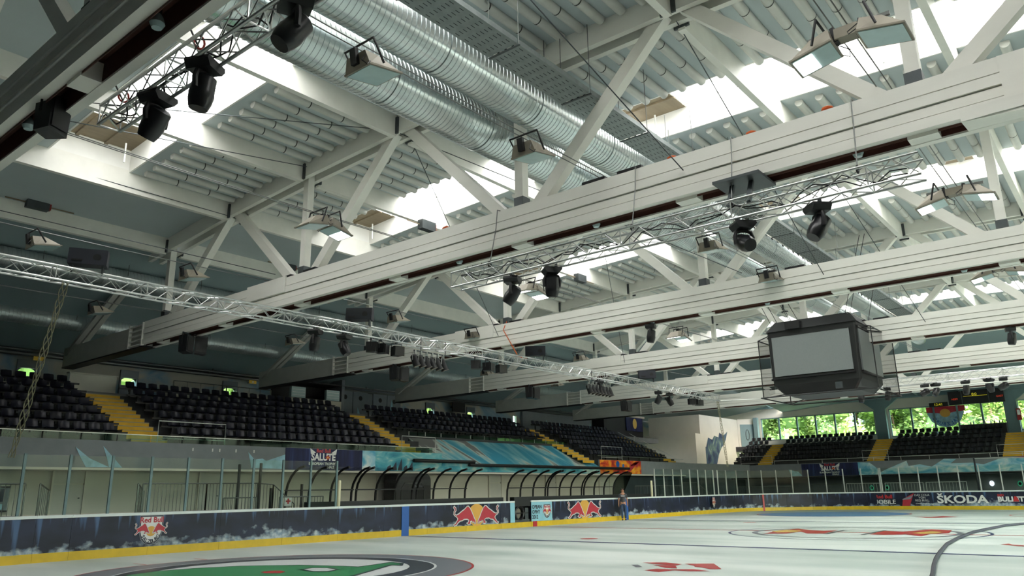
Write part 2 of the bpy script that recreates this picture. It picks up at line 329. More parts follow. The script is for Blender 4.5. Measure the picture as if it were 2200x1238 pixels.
# ---------------------------------------------------------------- rink boards
BH = 1.24
boards = thing('rink_boards', 'navy printed dasher boards with yellow kick plate running round the ice', 'rink boards', (0, 15, 0), kind='structure')
RP = rink(); RPo = [(0, 0)]
full = []
for i in range(len(RP)):
    a = Vector(RP[i]); c = Vector(RP[(i+1) % len(RP)]); L = (c-a).length
    if L < 1e-6: continue
    k = max(1, round(L/2.4)) if L > 3 else 1
    for j in range(k): full.append((a.lerp(c, j/k), a.lerp(c, (j+1)/k)))
def board_seg(a, c, gap=False):
    d = (c-a).normalized(); nrm = Vector((d.y, -d.x))           # towards the ice is -(left of travel); path runs clockwise
    o = -nrm*-1
    out = Vector((-d.y, d.x)); t = out*.12
    e = d*.004
    def bx(z0, z1, p0, p1, nm, mt):
        A = a+e+out*p0; Bq = c-e+out*p0; Cq = c-e+out*p1; D = a+e+out*p1
        MB().hexa([(A.x, A.y, z0), (Bq.x, Bq.y, z0), (Cq.x, Cq.y, z0), (D.x, D.y, z0), (A.x, A.y, z1), (Bq.x, Bq.y, z1), (Cq.x, Cq.y, z1), (D.x, D.y, z1)]).build(nm, mt, boards)
    if not gap: bx(.24, 1.16, .0, .10, 'board_panel', 'board_print'); bx(1.16, BH, -.02, .16, 'cap_rail', 'cap_white')
    bx(0, .24, -.015, .10, 'kick_plate', 'kick_yellow')
# split the left straight so that the open bench gate sits in it
segs = []
for a, c in full:
    if abs(a.y-15) < .01 and abs(c.y-15) < .01: continue
    segs.append((a, c))
xs = [-21.5, -19.26, -16.9, -14.5, -12.1, -9.8, -7.4, -5.0, -2.6, -1.55, -.28, 1.45, 3.8, 6.2, 8.6, 11.0, 13.4, 15.8, 18.2, 21.5]
for a, c in segs: board_seg(a, c)
for a, c in zip(xs, xs[1:]): board_seg(Vector((a, 15)), Vector((c, 15)), gap=(a == -1.55))
for X in (-8.67, 8.67): B(X-.2, X+.2, 14.975, 14.985, 0, 1.16).build('blue_stripe', 'blue_line', boards)
B(-.16, .16, 14.97, 14.985, 0, .25).build('red_block', 'line_red', boards)
_d = Vector((math.cos(math.atan2(7.21, 4.5)), math.sin(math.atan2(7.21, 4.5))))
MB().beam((21.5+_d.x*8.47, 6.5+_d.y*8.47, 0), (21.5+_d.x*8.47, 6.5+_d.y*8.47, 1.16), .14, .012, (_d.x, _d.y, 0)).build('red_stripe', 'line_red', boards)

def ribbon_fig(parent, fn, pts, fillm, outm, ow, lift, name):
    MB().poly([fn(x, y, lift) for x, y in pts]).build(name, fillm, parent)
    nn = (Vector(fn(1, 0, 0))-Vector(fn(0, 0, 0))).cross(Vector(fn(0, 1, 0))-Vector(fn(0, 0, 0)))
    MB().ribbon([fn(x, y, lift*1.25) for x, y in pts], ow, nn, True).build('print_outline', outm, parent)
BULL = [(.00, .93), (.05, 1.0), (.12, .90), (.13, .78), (.08, .68), (.08, .58), (.14, .54), (.24, .60), (.36, .72), (.48, .82), (.60, .97), (.66, .98), (.74, .86), (.83, .62), (.90, .40), (.97, .22), (.99, .08), (.92, .06), (.90, .16), (.84, .10), (.80, .20), (.74, .16), (.76, .05), (.66, .02), (.58, .10), (.64, .14), (.68, .24), (.60, .30), (.47, .30), (.40, .24), (.30, .22), (.22, .14), (.14, .02), (.05, -.02), (.02, .06), (.10, .12), (.16, .24), (.20, .34), (.15, .44), (.09, .48), (.02, .58), (.03, .72), (.07, .82)]
def bulls(parent, x0, x1, z0, z1, y, flip=1):
    w_ = (x1-x0)*.485; hh = z1-z0; cx = (x0+x1)/2
    MB().poly([(cx+math.cos(a)*.50*(x1-x0)*.36, y-.004, (z0+z1)/2+.0+math.sin(a)*.52*(z1-z0)*1.12) for a in [2*pi*i/28 for i in range(28)]]).build('sun_disc', 'print_gold', parent)
    ribbon_fig(parent, lambda u, v, l: (x0+u*w_, y-l, z0+v*hh), BULL, 'bull_red', 'print_white', .045*(x1-x0)/3, .010, 'bull_figure')
    ribbon_fig(parent, lambda u, v, l: (x1-u*w_, y-l, z0+v*hh), BULL, 'bull_red', 'print_white', .045*(x1-x0)/3, .010, 'bull_figure')
bulls(boards, -5.85, -2.75, .27, 1.10, 14.985); bulls(boards, 2.8, 6.0, .27, 1.12, 14.985)
def crest(parent, fn, s_, face):      # shield: fn(u, v, lift) with u, v in metres about the shield centre
    sh = [(-.42, .5), (.42, .5), (.42, -.05), (.34, -.30), (.18, -.46), (0, -.5), (-.18, -.46), (-.34, -.30), (-.42, -.05)]
    P = lambda k, l: [fn(x*k*s_, y*k*s_, l) for x, y in sh]
    MB().poly(P(1, .004)).build('crest_edge', 'mark_grey', parent); MB().poly(P(.95, .006)).build('crest_rim', 'print_ink', parent); MB().poly(P(.88, .008)).build('crest_field', 'print_white', parent)
    MB().poly([fn(.17*s_*math.cos(a), .02*s_+.17*s_*math.sin(a)-.06*s_, .010) for a in [2*pi*i/20 for i in range(20)]]).build('crest_sun', 'print_gold', parent)
    for g in (1, -1):
        ribbon_fig(parent, lambda u, v, l, g=g: fn(g*(-.58+u*.53)*s_, (-.14+v*.38)*s_, l), BULL, 'bull_red', 'print_white', .02*s_, .012, 'bull_figure')
    xd = Vector(fn(1, 0, 0))-Vector(fn(0, 0, 0))
    lettering('Red Bull', .25*s_, 'bull_red', parent, fn(0, .33*s_, .014), xd, offset=.006)
    for i, ch in enumerate('SALZBURG'):
        a = math.radians(-148+i*116/7); u, v = .315*s_*math.cos(a), -.02*s_+.36*s_*math.sin(a); t = a+pi/2
        o = xd.normalized()*math.cos(t)+Vector((0, 0, 1))*math.sin(t); yv = xd.normalized()*-math.sin(t)+Vector((0, 0, 1))*math.cos(t)
        lettering(ch, .17*s_, 'print_ink', parent, fn(u, v, .014), o, yv, offset=.004)
crest(boards, lambda u, v, l: (-19.2+u, 14.99-l, .72+v), .88, None)
# pale blue bench panel with the tournament lettering
B(-.27, 1.44, 14.982, 14.99, .25, 1.155).build('blue_panel', 'print_ltblue', boards); B(-1.9, -1.56, 14.982, 14.99, .25, 1.155).build('blue_panel', 'print_ltblue', boards)
for t, z in (('OPEAN', .92), ('OPHY', .68), ('2012', .44)): lettering(t, .24, 'print_ink', boards, (-.22, 14.975, z), (1, 0, 0), align='LEFT', offset=.008)
crest(boards, lambda u, v, l: (1.0+u, 14.98-l, .70+v), .66, None)
_a = math.radians(62); 
def corner_fn(ang):
    c_, s_ = math.cos(ang), math.sin(ang)
    return lambda u, v, l: (21.5+(8.47-l)*c_+u*s_, 6.5+(8.47-l)*s_-u*c_, .72+v)
crest(boards, corner_fn(math.radians(100)), .75, None)
# far end lettering, read from the ice
FX = 29.985
def far(txt, size, mt, y, z, **k): return lettering(txt, size, mt, boards, (FX-.004, y, z), (0, -1, 0), **k)
far('Red Bull', .34, 'line_red', 6.35, .88, offset=.012); far('MOBILE', .40, 'print_white', 6.35, .52, offset=.004, sx=1.12)
MB().poly([(FX-.003, 5.2, .25), (FX-.003, 4.7, .25), (FX-.003, 4.35, 1.12), (FX-.003, 5.1, .72)]).build('can_print', 'bull_red', boards); MB().poly([(FX-.004, 5.16, .66), (FX-.004, 4.6, .72), (FX-.004, 4.38, 1.0), (FX-.004, 5.08, .74)]).build('can_band', 'mark_grey', boards)
for t, z, s_ in (('DAS COLA', .98, .2), ('VON', .80, .2), ('RED BULL.', .62, .2), ('STARKE. NATUR.', .40, .12)): far(t, s_, 'print_white', 3.85, z)
far('\u0160KODA', .70, 'print_white', 1.4, .66, offset=.022, sx=1.30); far('BULLETIN', .42, 'print_white', -1.66, .66, offset=.02, sx=1.05)
far('RED', .2, 'line_red', -.9, .92, offset=.01); MB().poly([(FX-.006, -1.55, .52), (FX-.006, -1.9, .52), (FX-.006, -1.8, .82), (FX-.006, -1.65, .86)]).build('red_emblem', 'line_red', boards)

# open bench gate with a black wheel-shaped machine behind it
g = thing('bench_gate', 'black open bench gate with round fan in the boards near the centre line', 'gate', (-.9, 15.05, 0))
B(-1.5, -.32, 15.35, 15.4, .25, 1.1).build('backing', 'black', g); B(-1.54, -.3, 15.02, 15.3, .98, 1.42).build('hood', 'black', g); B(-1.5, -.34, 15.05, 15.12, .24, .36).build('sill', 'steel_dark', g)
MB().tube([(-1.08+.32*math.cos(a), 15.1, .66+.32*math.sin(a)) for a in [2*pi*i/24 for i in range(25)]], .06, 8, False).build('rim', 'black_gloss', g, True)
MB().poly([(-1.08+.26*math.cos(a), 15.2, .66+.26*math.sin(a)) for a in [2*pi*i/24 for i in range(24)]]).build('disc', 'lamp_house', g); B(-1.4, -.4, 15.08, 15.1, .63, .69).build('bar', 'black', g)
B(-.62, -.36, 15.1, 15.14, .3, .9).build('frame', 'steel_dark', g)

# ---------------------------------------------------------------- protective glass on the boards
def glass_run(label, pts, ztop, group):
    t = thing('rink_glass', label, 'glass screen', (*pts[0], BH), group)
    for p in pts: 
        B(p[0]-.035, p[0]+.035, p[1]-.03, p[1]+.03, BH, ztop).build('post', 'teal_steel' if p[0] < 0 else 'rail_white', t)
    for p, q in zip(pts, pts[1:]):
        P = Vector((p[0], p[1], 0)); Q = Vector((q[0], q[1], 0)); d = (Q-P).normalized()*.04
        MB().beam(P+d+Vector((0, 0, (BH+ztop)/2)), Q-d+Vector((0, 0, (BH+ztop)/2)), .012, ztop-BH-.06).build('pane', 'glass', t)
    return t
glass_run('glass screen with grey-green posts on the near left boards', [(-24.0, 14.83)]+[(-22.9+1.194*i, 15.1) for i in range(10)], 2.92, 'rink glass')
glass_run('glass screen on the left boards beyond the far bench shelter', [(12.4+1.2*i, 15.1) for i in range(8)], 2.92, 'rink glass')
glass_run('glass screen round the far left corner of the rink', [(x, y) for x, y in arc(21.5, 6.5, 8.6, pi/2, 0, 11)], 2.92, 'rink glass')
glass_run('glass screen along the boards at the far end', [(30.1, 6.4-1.25*i) for i in range(15)], 2.92, 'rink glass')
for x, z, lb in ((-12.0, 2.2, 'cream padded post at the near end of the first bench'), (12.0, 2.2, 'cream padded post on the boards past the standing man')):
    tagp(MB().lathe([(.05, 0), (.07, .03), (.07, z-BH-.03), (.05, z-BH)], 12, (x, 15.12, BH)).build('padded_post', 'pad_cream', None, True), lb, 'post')

# ---------------------------------------------------------------- left stand: wall, podium, tiers
LW = struct('wall_left_lower', B(-40, 16.8, 20.0, 20.3, -.1, 3.55), 'wall_white'); struct('wall_left_dark', B(16.8, 42, 20.0, 20.3, -.1, 3.55), 'wall_dark')
struct('floor_podium', B(-26, -12.8, 16.6, 20, -.02, 1.1), 'concrete'); struct('floor_bench', B(-12.8, 33, 15.3, 20, -.02, .25), 'concrete')
for i, (x0, x1) in enumerate(((-20.3, -19.3), (-15.0, -14.1), (-5.9, -4.9), (2.3, 3.3), (7.6, 8.6), (13.6, 14.8))):
    d = thing('door_%d' % (i+1), None, None, ((x0+x1)/2, 20, .3), kind='structure')
    z0 = 1.1 if x0 < -12 else .25
    B(x0, x1, 19.94, 19.98, z0, 2.15).build('door_leaf', 'door_grey', d); B(x0, x1, 19.95, 19.99, 2.2, 2.64).build('transom', 'door_grey', d)
    for a, c in ((x0-.06, x0), (x1, x1+.06)): B(a, c, 19.9, 20, z0, 2.7).build('jamb', 'wall_white', d)
    MB().cyl((x1-.14, 19.94, 1.35 if x0 > -12 else 1.7), (x1-.14, 19.86, 1.35 if x0 > -12 else 1.7), .02).build('handle', 'steel_dark', d)
Z0, RISE, DEP, Y0S = 3.55, .375, .80, 19.0
tier = MB()
for i in range(7):
    for xa, xb in ((-26, -2.6), (12.1, 24.2)) if i < 3 else ((-26, 24.2),): tier.box(xa, xb, Y0S+DEP*i, Y0S+DEP*(i+1), Z0+RISE*i-.45, Z0+RISE*i)
struct('floor_tiers_left', tier, 'tier_shade')
struct('floor_walkway_left', B(-40, 33, Y0S+DEP*7, 28, 5.6, 6.0), 'concrete')
fas = struct('wall_fascia_left', B(-26, -2.6, 18.9, 19.0, 2.70, 3.62).box(-2.6, 12.1, 18.9, 19.0, 2.70, 3.0).box(12.1, 24.2, 18.9, 19.0, 2.70, 3.62), 'wall_grey')
struct('ceiling_overhang', B(-26, 24.2, 18.9, 20.2, 2.62, 2.70), 'wall_white')
# prints on the fascia
FY = 18.895
B(-11.9, -7.78, FY-.012, FY, 2.72, 3.61).build('banner', 'banner_navy', fas, label='navy banner with salute lettering')
def salute(parent, org, xd, s_):
    o = Vector(org); x = Vector(xd); z = Vector((0, 0, 1))
    P = lambda u, v: o+x*u*s_+z*v*s_
    lettering('Red Bull', .22*s_, 'line_red', parent, P(0, .30), xd, offset=.006)
    lettering('SALUTE', .40*s_, 'print_white', parent, P(0, .03), xd, offset=.016, sx=.92); lettering('EUROPEAN TROPHY', .15*s_, 'print_white', parent, P(-.05, -.24), xd, offset=.004); lettering('FINALS', .15*s_, 'print_white', parent, P(.35, -.38), xd, offset=.004)
    nn = x.cross(z)
    MB().poly([tuple(P(u, v)+nn*.004) for u, v in ((.10, .03), (.22, .13), (.36, .03), (.22, -.07))]).build('emblem', 'line_red', parent); MB().poly([tuple(P(u, v)+nn*.006) for u, v in ((.17, .03), (.22, .08), (.28, .03), (.22, -.02))]).build('emblem_sun', 'print_gold', parent)
    for sg in (-1, 1): MB().poly([tuple(P(sg*u, v)+nn*.002) for u, v in ((.66, .16), (.70, .40), (.40, .22))]).build('flare', 'print_white', parent)
salute(fas, (-9.95, FY-.016, 3.22), (1, 0, 0), 1.02)
for k, P in enumerate(([(-20.14, 3.37), (-19.66, 3.01), (-18.98, 2.72), (-19.74, 2.71), (-19.93, 3.0)], [(-19.25, 3.43), (-18.89, 3.07), (-18.53, 2.71), (-18.98, 2.72), (-19.08, 3.02)], [(-13.63, 3.38), (-13.32, 3.09), (-12.96, 3.14), (-12.78, 3.05), (-11.89, 3.33), (-11.84, 2.74), (-13.44, 2.76)])):
    MB().prism([(x, FY, z) for x, z in P], (0, -.006, 0)).build('ice_spike', 'ice_print', fas)
for x in (-16.0, -15.2, -14.9, -14.2, -13.4): B(x, x+.05, FY-.005, FY, 3.35, 3.47).build('tape', 'print_white', fas)
B(-7.78, -2.6, FY-.012, FY, 2.72, 3.61).build('mural_panel', 'mural_teal', fas); B(-2.6, 12.1, FY-.012, FY, 2.72, 3.0).build('mural_panel', 'mural_teal', fas); B(12.1, 17.4, FY-.012, FY, 2.72, 3.61).build('mural_panel', 'mural_fire', fas)
B(-7.78, -7.0, FY-.016, FY-.01, 2.72, 3.61).build('pale_panel', 'mural_cloud', fas)
for cx, cz, r_ in ((14.3, 3.35, .22), (15.0, 3.25, .14)): MB().poly([(cx+r_*math.cos(a), FY-.02, cz+r_*math.sin(a)) for a in [2*pi*i/14 for i in range(14)]]).build('blue_blob', 'blue_line', fas)
for P in ([(15.2, 2.74), (16.0, 3.3), (16.9, 3.55), (16.3, 3.1), (15.6, 2.74)], [(15.6, 3.55), (16.1, 3.2), (16.5, 3.5), (16.8, 3.1), (17.2, 3.58), (16.6, 3.3), (16.2, 3.4)]): MB().poly([(x, FY-.022, z) for x, z in P]).build('flame_shape', 'bull_red', fas)
for k in range(5): MB().poly([(-6.3+.35*k, FY-.018, 2.74), (-6.0+.35*k, FY-.018, 2.74), (-6.05+.35*k, FY-.018, 3.0+.16*((k*7) % 3)), (-6.25+.35*k, FY-.018, 2.9)]).build('dark_shrub_print', 'print_ink', fas)
# tunnel roof with the teal mural
tr_ = thing('tunnel_roof', 'sloping player tunnel roof painted with teal and grey mural', 'canopy', (5, 20, 3.1))
MB().hexa([(-2.6, 18.86, 3.0), (12.1, 18.86, 3.0), (12.1, 21.4, 4.42), (-2.6, 21.4, 4.42), (-2.6, 18.86, 3.12), (12.1, 18.86, 3.12), (12.1, 21.4, 4.54), (-2.6, 21.4, 4.54)]).build('roof_slab', 'mural_roof', tr_)
MB().prism([(-2.6, 18.9, 3.0), (-2.6, 21.4, 3.4), (-2.6, 21.4, 4.5)], (.12, 0, 0)).build('side_wall', 'wall_grey', tr_); MB().prism([(11.98, 18.9, 3.0), (11.98, 21.4, 3.4), (11.98, 21.4, 4.5)], (.12, 0, 0)).build('side_wall', 'wall_grey', tr_)
for x0, x1, z, lb in ((-4.7, -.3, 3.22, 'short black roller tube on the teal fascia'), (-.7, 15.5, 3.07, 'long black roller tube below the tunnel roof')):
    q = thing('roller_tube', lb, 'roller tube', (x0, 18.75, z)); MB().cyl((x0, 18.72, z), (x1, 18.72, z), .085, n=12).build('tube', 'black', q, True)
    for xx in (x0+.1, x1-.1): B(xx-.04, xx+.04, 18.7, 18.88, z-.05, z+.05).build('bracket', 'steel_dark', q)
# glass balustrade above the fascia
gl = thing('glass_balustrade', 'low greenish glass balustrade on the front edge of the left stand', 'balustrade', (-14, 18.95, 3.62))
for i in range(31):
    x = -26+1.2*i
    if -3.4 < x < 11.4: continue
    B(x+.02, x+1.18, 18.94, 18.955, 3.62, 3.86).build('pane', 'green_glass', gl)
B(-26, -2.6, 18.935, 18.96, 3.86, 3.88).build('top_rail', 'alu', gl); B(12, 24, 18.935, 18.96, 3.86, 3.88).build('top_rail', 'alu', gl)
gl2 = thing('glass_balustrade', 'glass balustrade along the top of the tunnel roof', 'balustrade', (5, 21.45, 4.5))
for i in range(12): B(-2.5+1.22*i, -1.34+1.22*i, 21.44, 21.455, 4.54, 4.86).build('pane', 'green_glass', gl2); B(-2.53+1.22*i, -2.5+1.22*i, 21.43, 21.46, 4.54, 4.9).build('post', 'alu', gl2)

# ---------------------------------------------------------------- stairs
def stairs(label, x0, x1, nrow=6, z0=Z0, far=None):
    s_ = thing('yellow_stairs', label, 'stairs', ((x0+x1)/2 if far is None else far, 19.2 if far is None else (x0+x1)/2, z0), 'yellow stairs'); n_ = nrow*2+1
    for i in range(n_):
        z = z0+.02+RISE/2*i; 
        if far is None: y = Y0S-.02+DEP/2*i; a = (x0, x1, y, y+DEP/2+.05); rr = (x0, x1, y+.004, y+.02)
        else: y = far-.02+DEP/2*i; a = (y, y+DEP/2+.05, x0, x1); rr = (y+.004, y+.02, x0, x1)
        B(*a, z-.035, z).build('tread', 'step_tread', s_); B(*rr, z-RISE/2, z).build('riser', 'step_yellow', s_)
    return s_
ST = [(-18.1, -16.75), (-4.95, -3.6), (10.3, 11.6), (22.4, 23.6)]
for (a, c), lb in zip(ST, ('yellow stairs nearest the camera in the left stand', 'yellow stairs beside the tunnel roof in the left stand', 'yellow stairs rising behind the tunnel roof in the left stand', 'yellow stairs beside the sloping grey parapet at the end of the left stand')): stairs(lb, a, c)

# ---------------------------------------------------------------- upper back wall of the left stand (openings for windows)
def wall_x(name, y0, y1, x0, x1, z0, z1, ops, mt):          # ops: (xa, xb, za, zb)
    mb = MB(); x = x0
    for xa, xb, za, zb in sorted(ops):
        if xa > x: mb.box(x, xa, y0, y1, z0, z1)
        if za > z0: mb.box(xa, xb, y0, y1, z0, za)
        if zb < z1: mb.box(xa, xb, y0, y1, zb, z1)
        x = xb
    mb.box(x, x1, y0, y1, z0, z1); return struct(name, mb, mt)
WOP = [(x, x+.72, 6.78, 7.14) for x in (-19.5, -15.2, -10.0, 4.6, 8.6)]+[(13.75, 14.15, 6.3, 7.2)]
WL = wall_x('wall_left_upper', 27.5, 27.7, -40, 46, 5.6, 8.4, WOP, 'wall_mural')
for i, (xa, xb, za, zb) in enumerate(WOP):
    wd = thing('window_%d' % (i+1), None, None, ((xa+xb)/2, 27.5, za), kind='structure'); B(xa, xb, 27.58, 27.6, za, zb).build('pane', 'win_glass', wd)
    if i < 5:
        B(xa-.06, xb+.06, 27.40, 27.5, zb-.02, zb+.34).build('frame_panel', 'steel_door', wd)
        for a_, c_ in ((xa-.06, xa), (xb, xb+.06)): B(a_, c_, 27.4, 27.5, 6.0, zb).build('jamb', 'steel_door', wd)
        B(xa, xb, 27.42, 27.48, 6.0, za).build('door_leaf', 'steel_door', wd)
        for sg in (-1, 1):
            cx = (xa+xb)/2; P = [(cx+sg*.36, 27.52, zb)]+[(cx+sg*.36*math.sin(k*pi/12), 27.52, zb-.22+.22*math.cos(k*pi/12)) for k in range(7)]
            MB().prism(P, (0, .04, 0)).build('arch_corner', 'steel_door', wd)
# kiosk recess, grey double doors and murals on the upper wall
kb = thing('kiosk', 'dark open snack kiosk with lit display cases behind the seats', 'kiosk', (-4.6, 26.4, 6)); B(-7.2, -3.6, 27.3, 27.45, 6, 7.6).build('back_wall', 'black', kb); B(-7.2, -3.6, 25.9, 26.2, 6, 6.75).build('counter', 'wall_cream', kb); B(-3.6, -3.4, 25.9, 27.5, 6, 8.0).build('side_wall', 'wall_grey', kb); B(-7.3, -3.4, 25.9, 27.4, 7.62, 7.7).build('canopy', 'black', kb)
for x in (-6.9, -4.6):
    c = B(x, x+.9, 25.95, 26.15, 6.78, 7.35).build('display_case', 'lamp_glass', kb)
    for z in (6.9, 7.05, 7.2): B(x+.05, x+.85, 25.94, 25.95, z, z+.02).build('shelf', 'print_white', c)
dd = thing('door_9', None, None, (-1, 27.3, 6), kind='structure'); B(-3.4, 2.1, 27.2, 27.4, 6, 8.3).build('surround', 'steel_door', dd)
for x in (-2.9, -1.75, -.2, .95):
    l = B(x, x+1.1, 27.14, 27.2, 6, 7.85).build('door_leaf', 'steel_door', dd); MB().poly([(x+.55+.14*math.cos(a), 27.13, 7.25+.14*math.sin(a)) for a in [2*pi*k/16 for k in range(16)]]).build('porthole', 'black', l)
for x in (-2.95, -.25): B(x, x+2.3, 27.05, 27.14, 7.86, 7.92).build('track', 'rail_white', dd)
for cx, wd_, hh in ((-2.9, .8, 1.3), (-1.3, .3, .7), (1.4, .7, 1.4)): MB().prism([(cx-wd_/2, 27.12, 6), (cx+wd_/2, 27.12, 6), (cx+.05, 27.12, 6+hh*.5), (cx-.12, 27.12, 6+hh)], (0, -.01, 0)).build('ice_spike', 'ice_print', dd)
gw = thing('wall_trim', None, None, (18, 27.3, 6), kind='structure'); B(14.6, 24, 27.25, 27.45, 6, 8.1).build('panel', 'wall_grey', gw)
for k, (cx, hh) in enumerate(((17.6, 1.1), (18.4, .9), (19.4, 1.0), (20.2, .8), (22.2, .9), (23.8, 1.2))): MB().prism([(cx-.4, 27.24, 6), (cx+.4, 27.24, 6), (cx+.1, 27.24, 6+hh*.6), (cx-.05, 27.24, 6+hh)], (0, -.01, 0)).build('ice_spike', 'ice_print', gw)
bx_ = thing('wall_box', None, None, (27, 26, 6), kind='structure'); B(24.3, 30.8, 26.2, 27.4, 6, 8.0).build('panel', 'black', bx_); B(24.1, 31, 26.1, 26.2, 7.9, 8.05).build('lintel', 'wall_cream', bx_); B(27.8, 30.6, 26.1, 26.19, 6.7, 7.9).build('blue_flag', 'banner_navy', bx_)
MB().poly([(29.2+.35*math.cos(a), 26.08, 7.35+.45*math.sin(a)) for a in [2*pi*k/16 for k in range(16)]]).build('flag_emblem', 'mark_yellow', bx_)
# white corner block with the painted creature, sloping parapet
cw = struct('wall_corner', B(32.4, 40.6, 21.4, 26.5, 2.4, 8.05), 'wall_white'); struct('wall_corner_low', B(30.6, 32.4, 21.0, 26, 2.4, 6.3), 'wall_white')
MB().prism([(x, 21.39, z) for x, z in [(32.5, 4.4), (33.0, 5.4), (33.35, 5.2), (33.9, 6.08), (34.74, 5.93), (35.2, 6.3), (36.1, 6.2), (36.35, 6.63), (37.2, 6.4), (38.12, 6.8), (37.6, 6.0), (37.15, 5.6), (36.6, 5.3), (35.97, 4.73), (35.6, 4.2), (35.27, 3.68), (33.5, 3.2), (32.5, 3.3)]], (0, -.01, 0)).build('creature_print', 'dragon', cw)
MB().prism([(32.39, y, z) for y, z in [(21.5, 3.4), (21.5, 4.6), (22.2, 4.9), (22.8, 4.2), (24.0, 4.0), (24.6, 4.7), (24.7, 3.5)]], (-.01, 0, 0)).build('creature_print', 'dragon', cw)
MB().beam((32.38, 24.6, 6.3), (32.38, 22.2, 5.6), .01, .02).build('conduit', 'rail', cw)
pp = struct('wall_parapet', MB().prism([(23.7, 18.95, 3.3), (23.7, 24.6, 6.3), (23.7, 24.6, 5.4), (23.7, 18.95, 2.7)], (.25, 0, 0)), 'wall_grey')
struct('wall_corner_fascia', MB().prism([(24.2, 18.95, 2.5), (35, 18.2, 2.5), (35, 18.2, 3.6), (24.2, 18.95, 3.6)], (0, .15, 0)), 'wall_grey')
struct('wall_corner_floor', B(24.2, 33, 19, 27.4, 3.2, 3.4), 'concrete')
dw = thing('door_10', None, None, (41.2, 20.9, 6), kind='structure'); MB().prism([(40.6, 21.38, 5.3), (41.95, 20.0, 5.3), (41.95, 20.0, 8.1), (40.6, 21.38, 8.1)], (.1, .1, 0)).build('wall_panel', 'wall_white', dw)
MB().prism([(40.75, 21.2, 5.4), (41.7, 20.22, 5.4), (41.7, 20.22, 7.6), (40.75, 21.2, 7.6)], (-.02, -.02, 0)).build('door_leaf', 'teal_steel', dw)
MB().tube([(41.2+.17*math.cos(a)*.7, 20.70-.17*math.cos(a)*.7, 6.6+.5*math.sin(a)) for a in [2*pi*k/20 for k in range(21)]], .03, 6, False).build('door_window', 'black', dw)

# ---------------------------------------------------------------- far stand
FXS = 35.0
ft = MB()
for i in range(6): ft.box(FXS+DEP*i, FXS+DEP*(i+1), -20, 20, Z0+RISE*i-.45, Z0+RISE*i)
ft.box(FXS+DEP*6, 42, -20, 22, 5.0, 5.44); struct('floor_tiers_far', ft, 'tier_shade')
ff = struct('wall_fascia_far', B(34.9, 35, -20, 18.3, 2.5, 3.55), 'wall_grey')
struct('wall_far_low', B(38, 38.2, -20, 20, -.1, 2.6), 'wall_grey'); struct('ceiling_far_low', B(35, 38.2, -20, 20, 2.4, 2.5), 'black'); struct('floor_far', B(30.3, 38, -20, 20, -.02, .2), 'concrete')
B(34.885, 34.9, 9.2, 13.7, 2.52, 3.5).build('banner', 'banner_navy', ff); salute(ff, (34.88, 11.4, 3.05), (0, -1, 0), 1.15)
def fprint(P, mt, k=0): MB().prism([(34.895-.002*k, y, z) for y, z in P], (-.008, 0, 0)).build('cloud_print', mt, ff)
fprint([(9.2, 2.52), (9.2, 3.5), (8.3, 3.45), (7.9, 3.1), (7.4, 2.52)], 'mural_cloud')
fprint([(7.9, 2.55), (7.0, 2.95), (5.6, 3.5), (5.5, 3.1), (4.7, 3.2), (3.9, 3.0), (3.0, 3.55), (2.2, 3.5), (2.6, 3.2), (1.2, 3.2), (.5, 3.05), (-.5, 3.4), (-1.4, 3.5), (-2.6, 3.3), (-3.2, 3.48), (-4.4, 3.2), (-4.8, 2.55)], 'mural_cloud', 1)
fprint([(-1.6, 3.55), (-6, 3.55), (-6, 2.52), (-3.5, 2.52), (-3.8, 3.0), (-3.0, 3.1), (-2.9, 3.4)], 'bull_red', 0)
fprint([(14.8, 3.1), (14.0, 2.9), (13.7, 2.55), (14.6, 2.55)], 'ice_print', 0)
for (a, c), lb in zip(((7.3, 8.6), (-2.1, -.75), (16.4, 17.6)), ('yellow stairs in the middle of the far stand below the window column', 'yellow stairs at the right edge of the far stand', 'yellow stairs at the left end of the far stand')): stairs(lb, a, c, 5, Z0, FXS)
# far wall with the long window band
def wall_y(name, x0, x1, y0, y1, z0, z1, ops, mt):
    mb = MB(); y = y0
    for ya, yb, za, zb in sorted(ops):
        mb.box(x0, x1, y, ya, z0, z1); mb.box(x0, x1, ya, yb, z0, za); mb.box(x0, x1, ya, yb, zb, z1); y = yb
    mb.box(x0, x1, y, y1, z0, z1); return struct(name, mb, mt)
FOP = [(9.25, 19.6, 6.0, 8.12), (-.75, 8.05, 5.75, 8.15), (-10.5, -1.5, 5.75, 8.15)]
wall_y('wall_far', 42, 42.3, -28, 27.7, 5, 9.6, FOP, 'wall_white')
wi = 20
for ya, yb, za, zb in FOP:
    wd = thing('window_%d' % wi, None, None, (42, (ya+yb)/2, za), kind='structure'); wi += 1; nn_ = round((yb-ya)/1.62); st_ = (yb-ya)/nn_
    for k in range(nn_):
        B(42.14, 42.16, ya+st_*k+.07, ya+st_*(k+1)-.07, za+.08, zb-.08).build('pane', 'win_glass', wd)
    for k in range(nn_+1): B(42.05, 42.2, ya+st_*k-.07, ya+st_*k+.07, za, zb).build('mullion', 'teal_steel', wd)
    for z in (za, zb-.08): B(42.05, 42.2, ya, yb, z, z+.08).build('frame', 'teal_steel', wd)
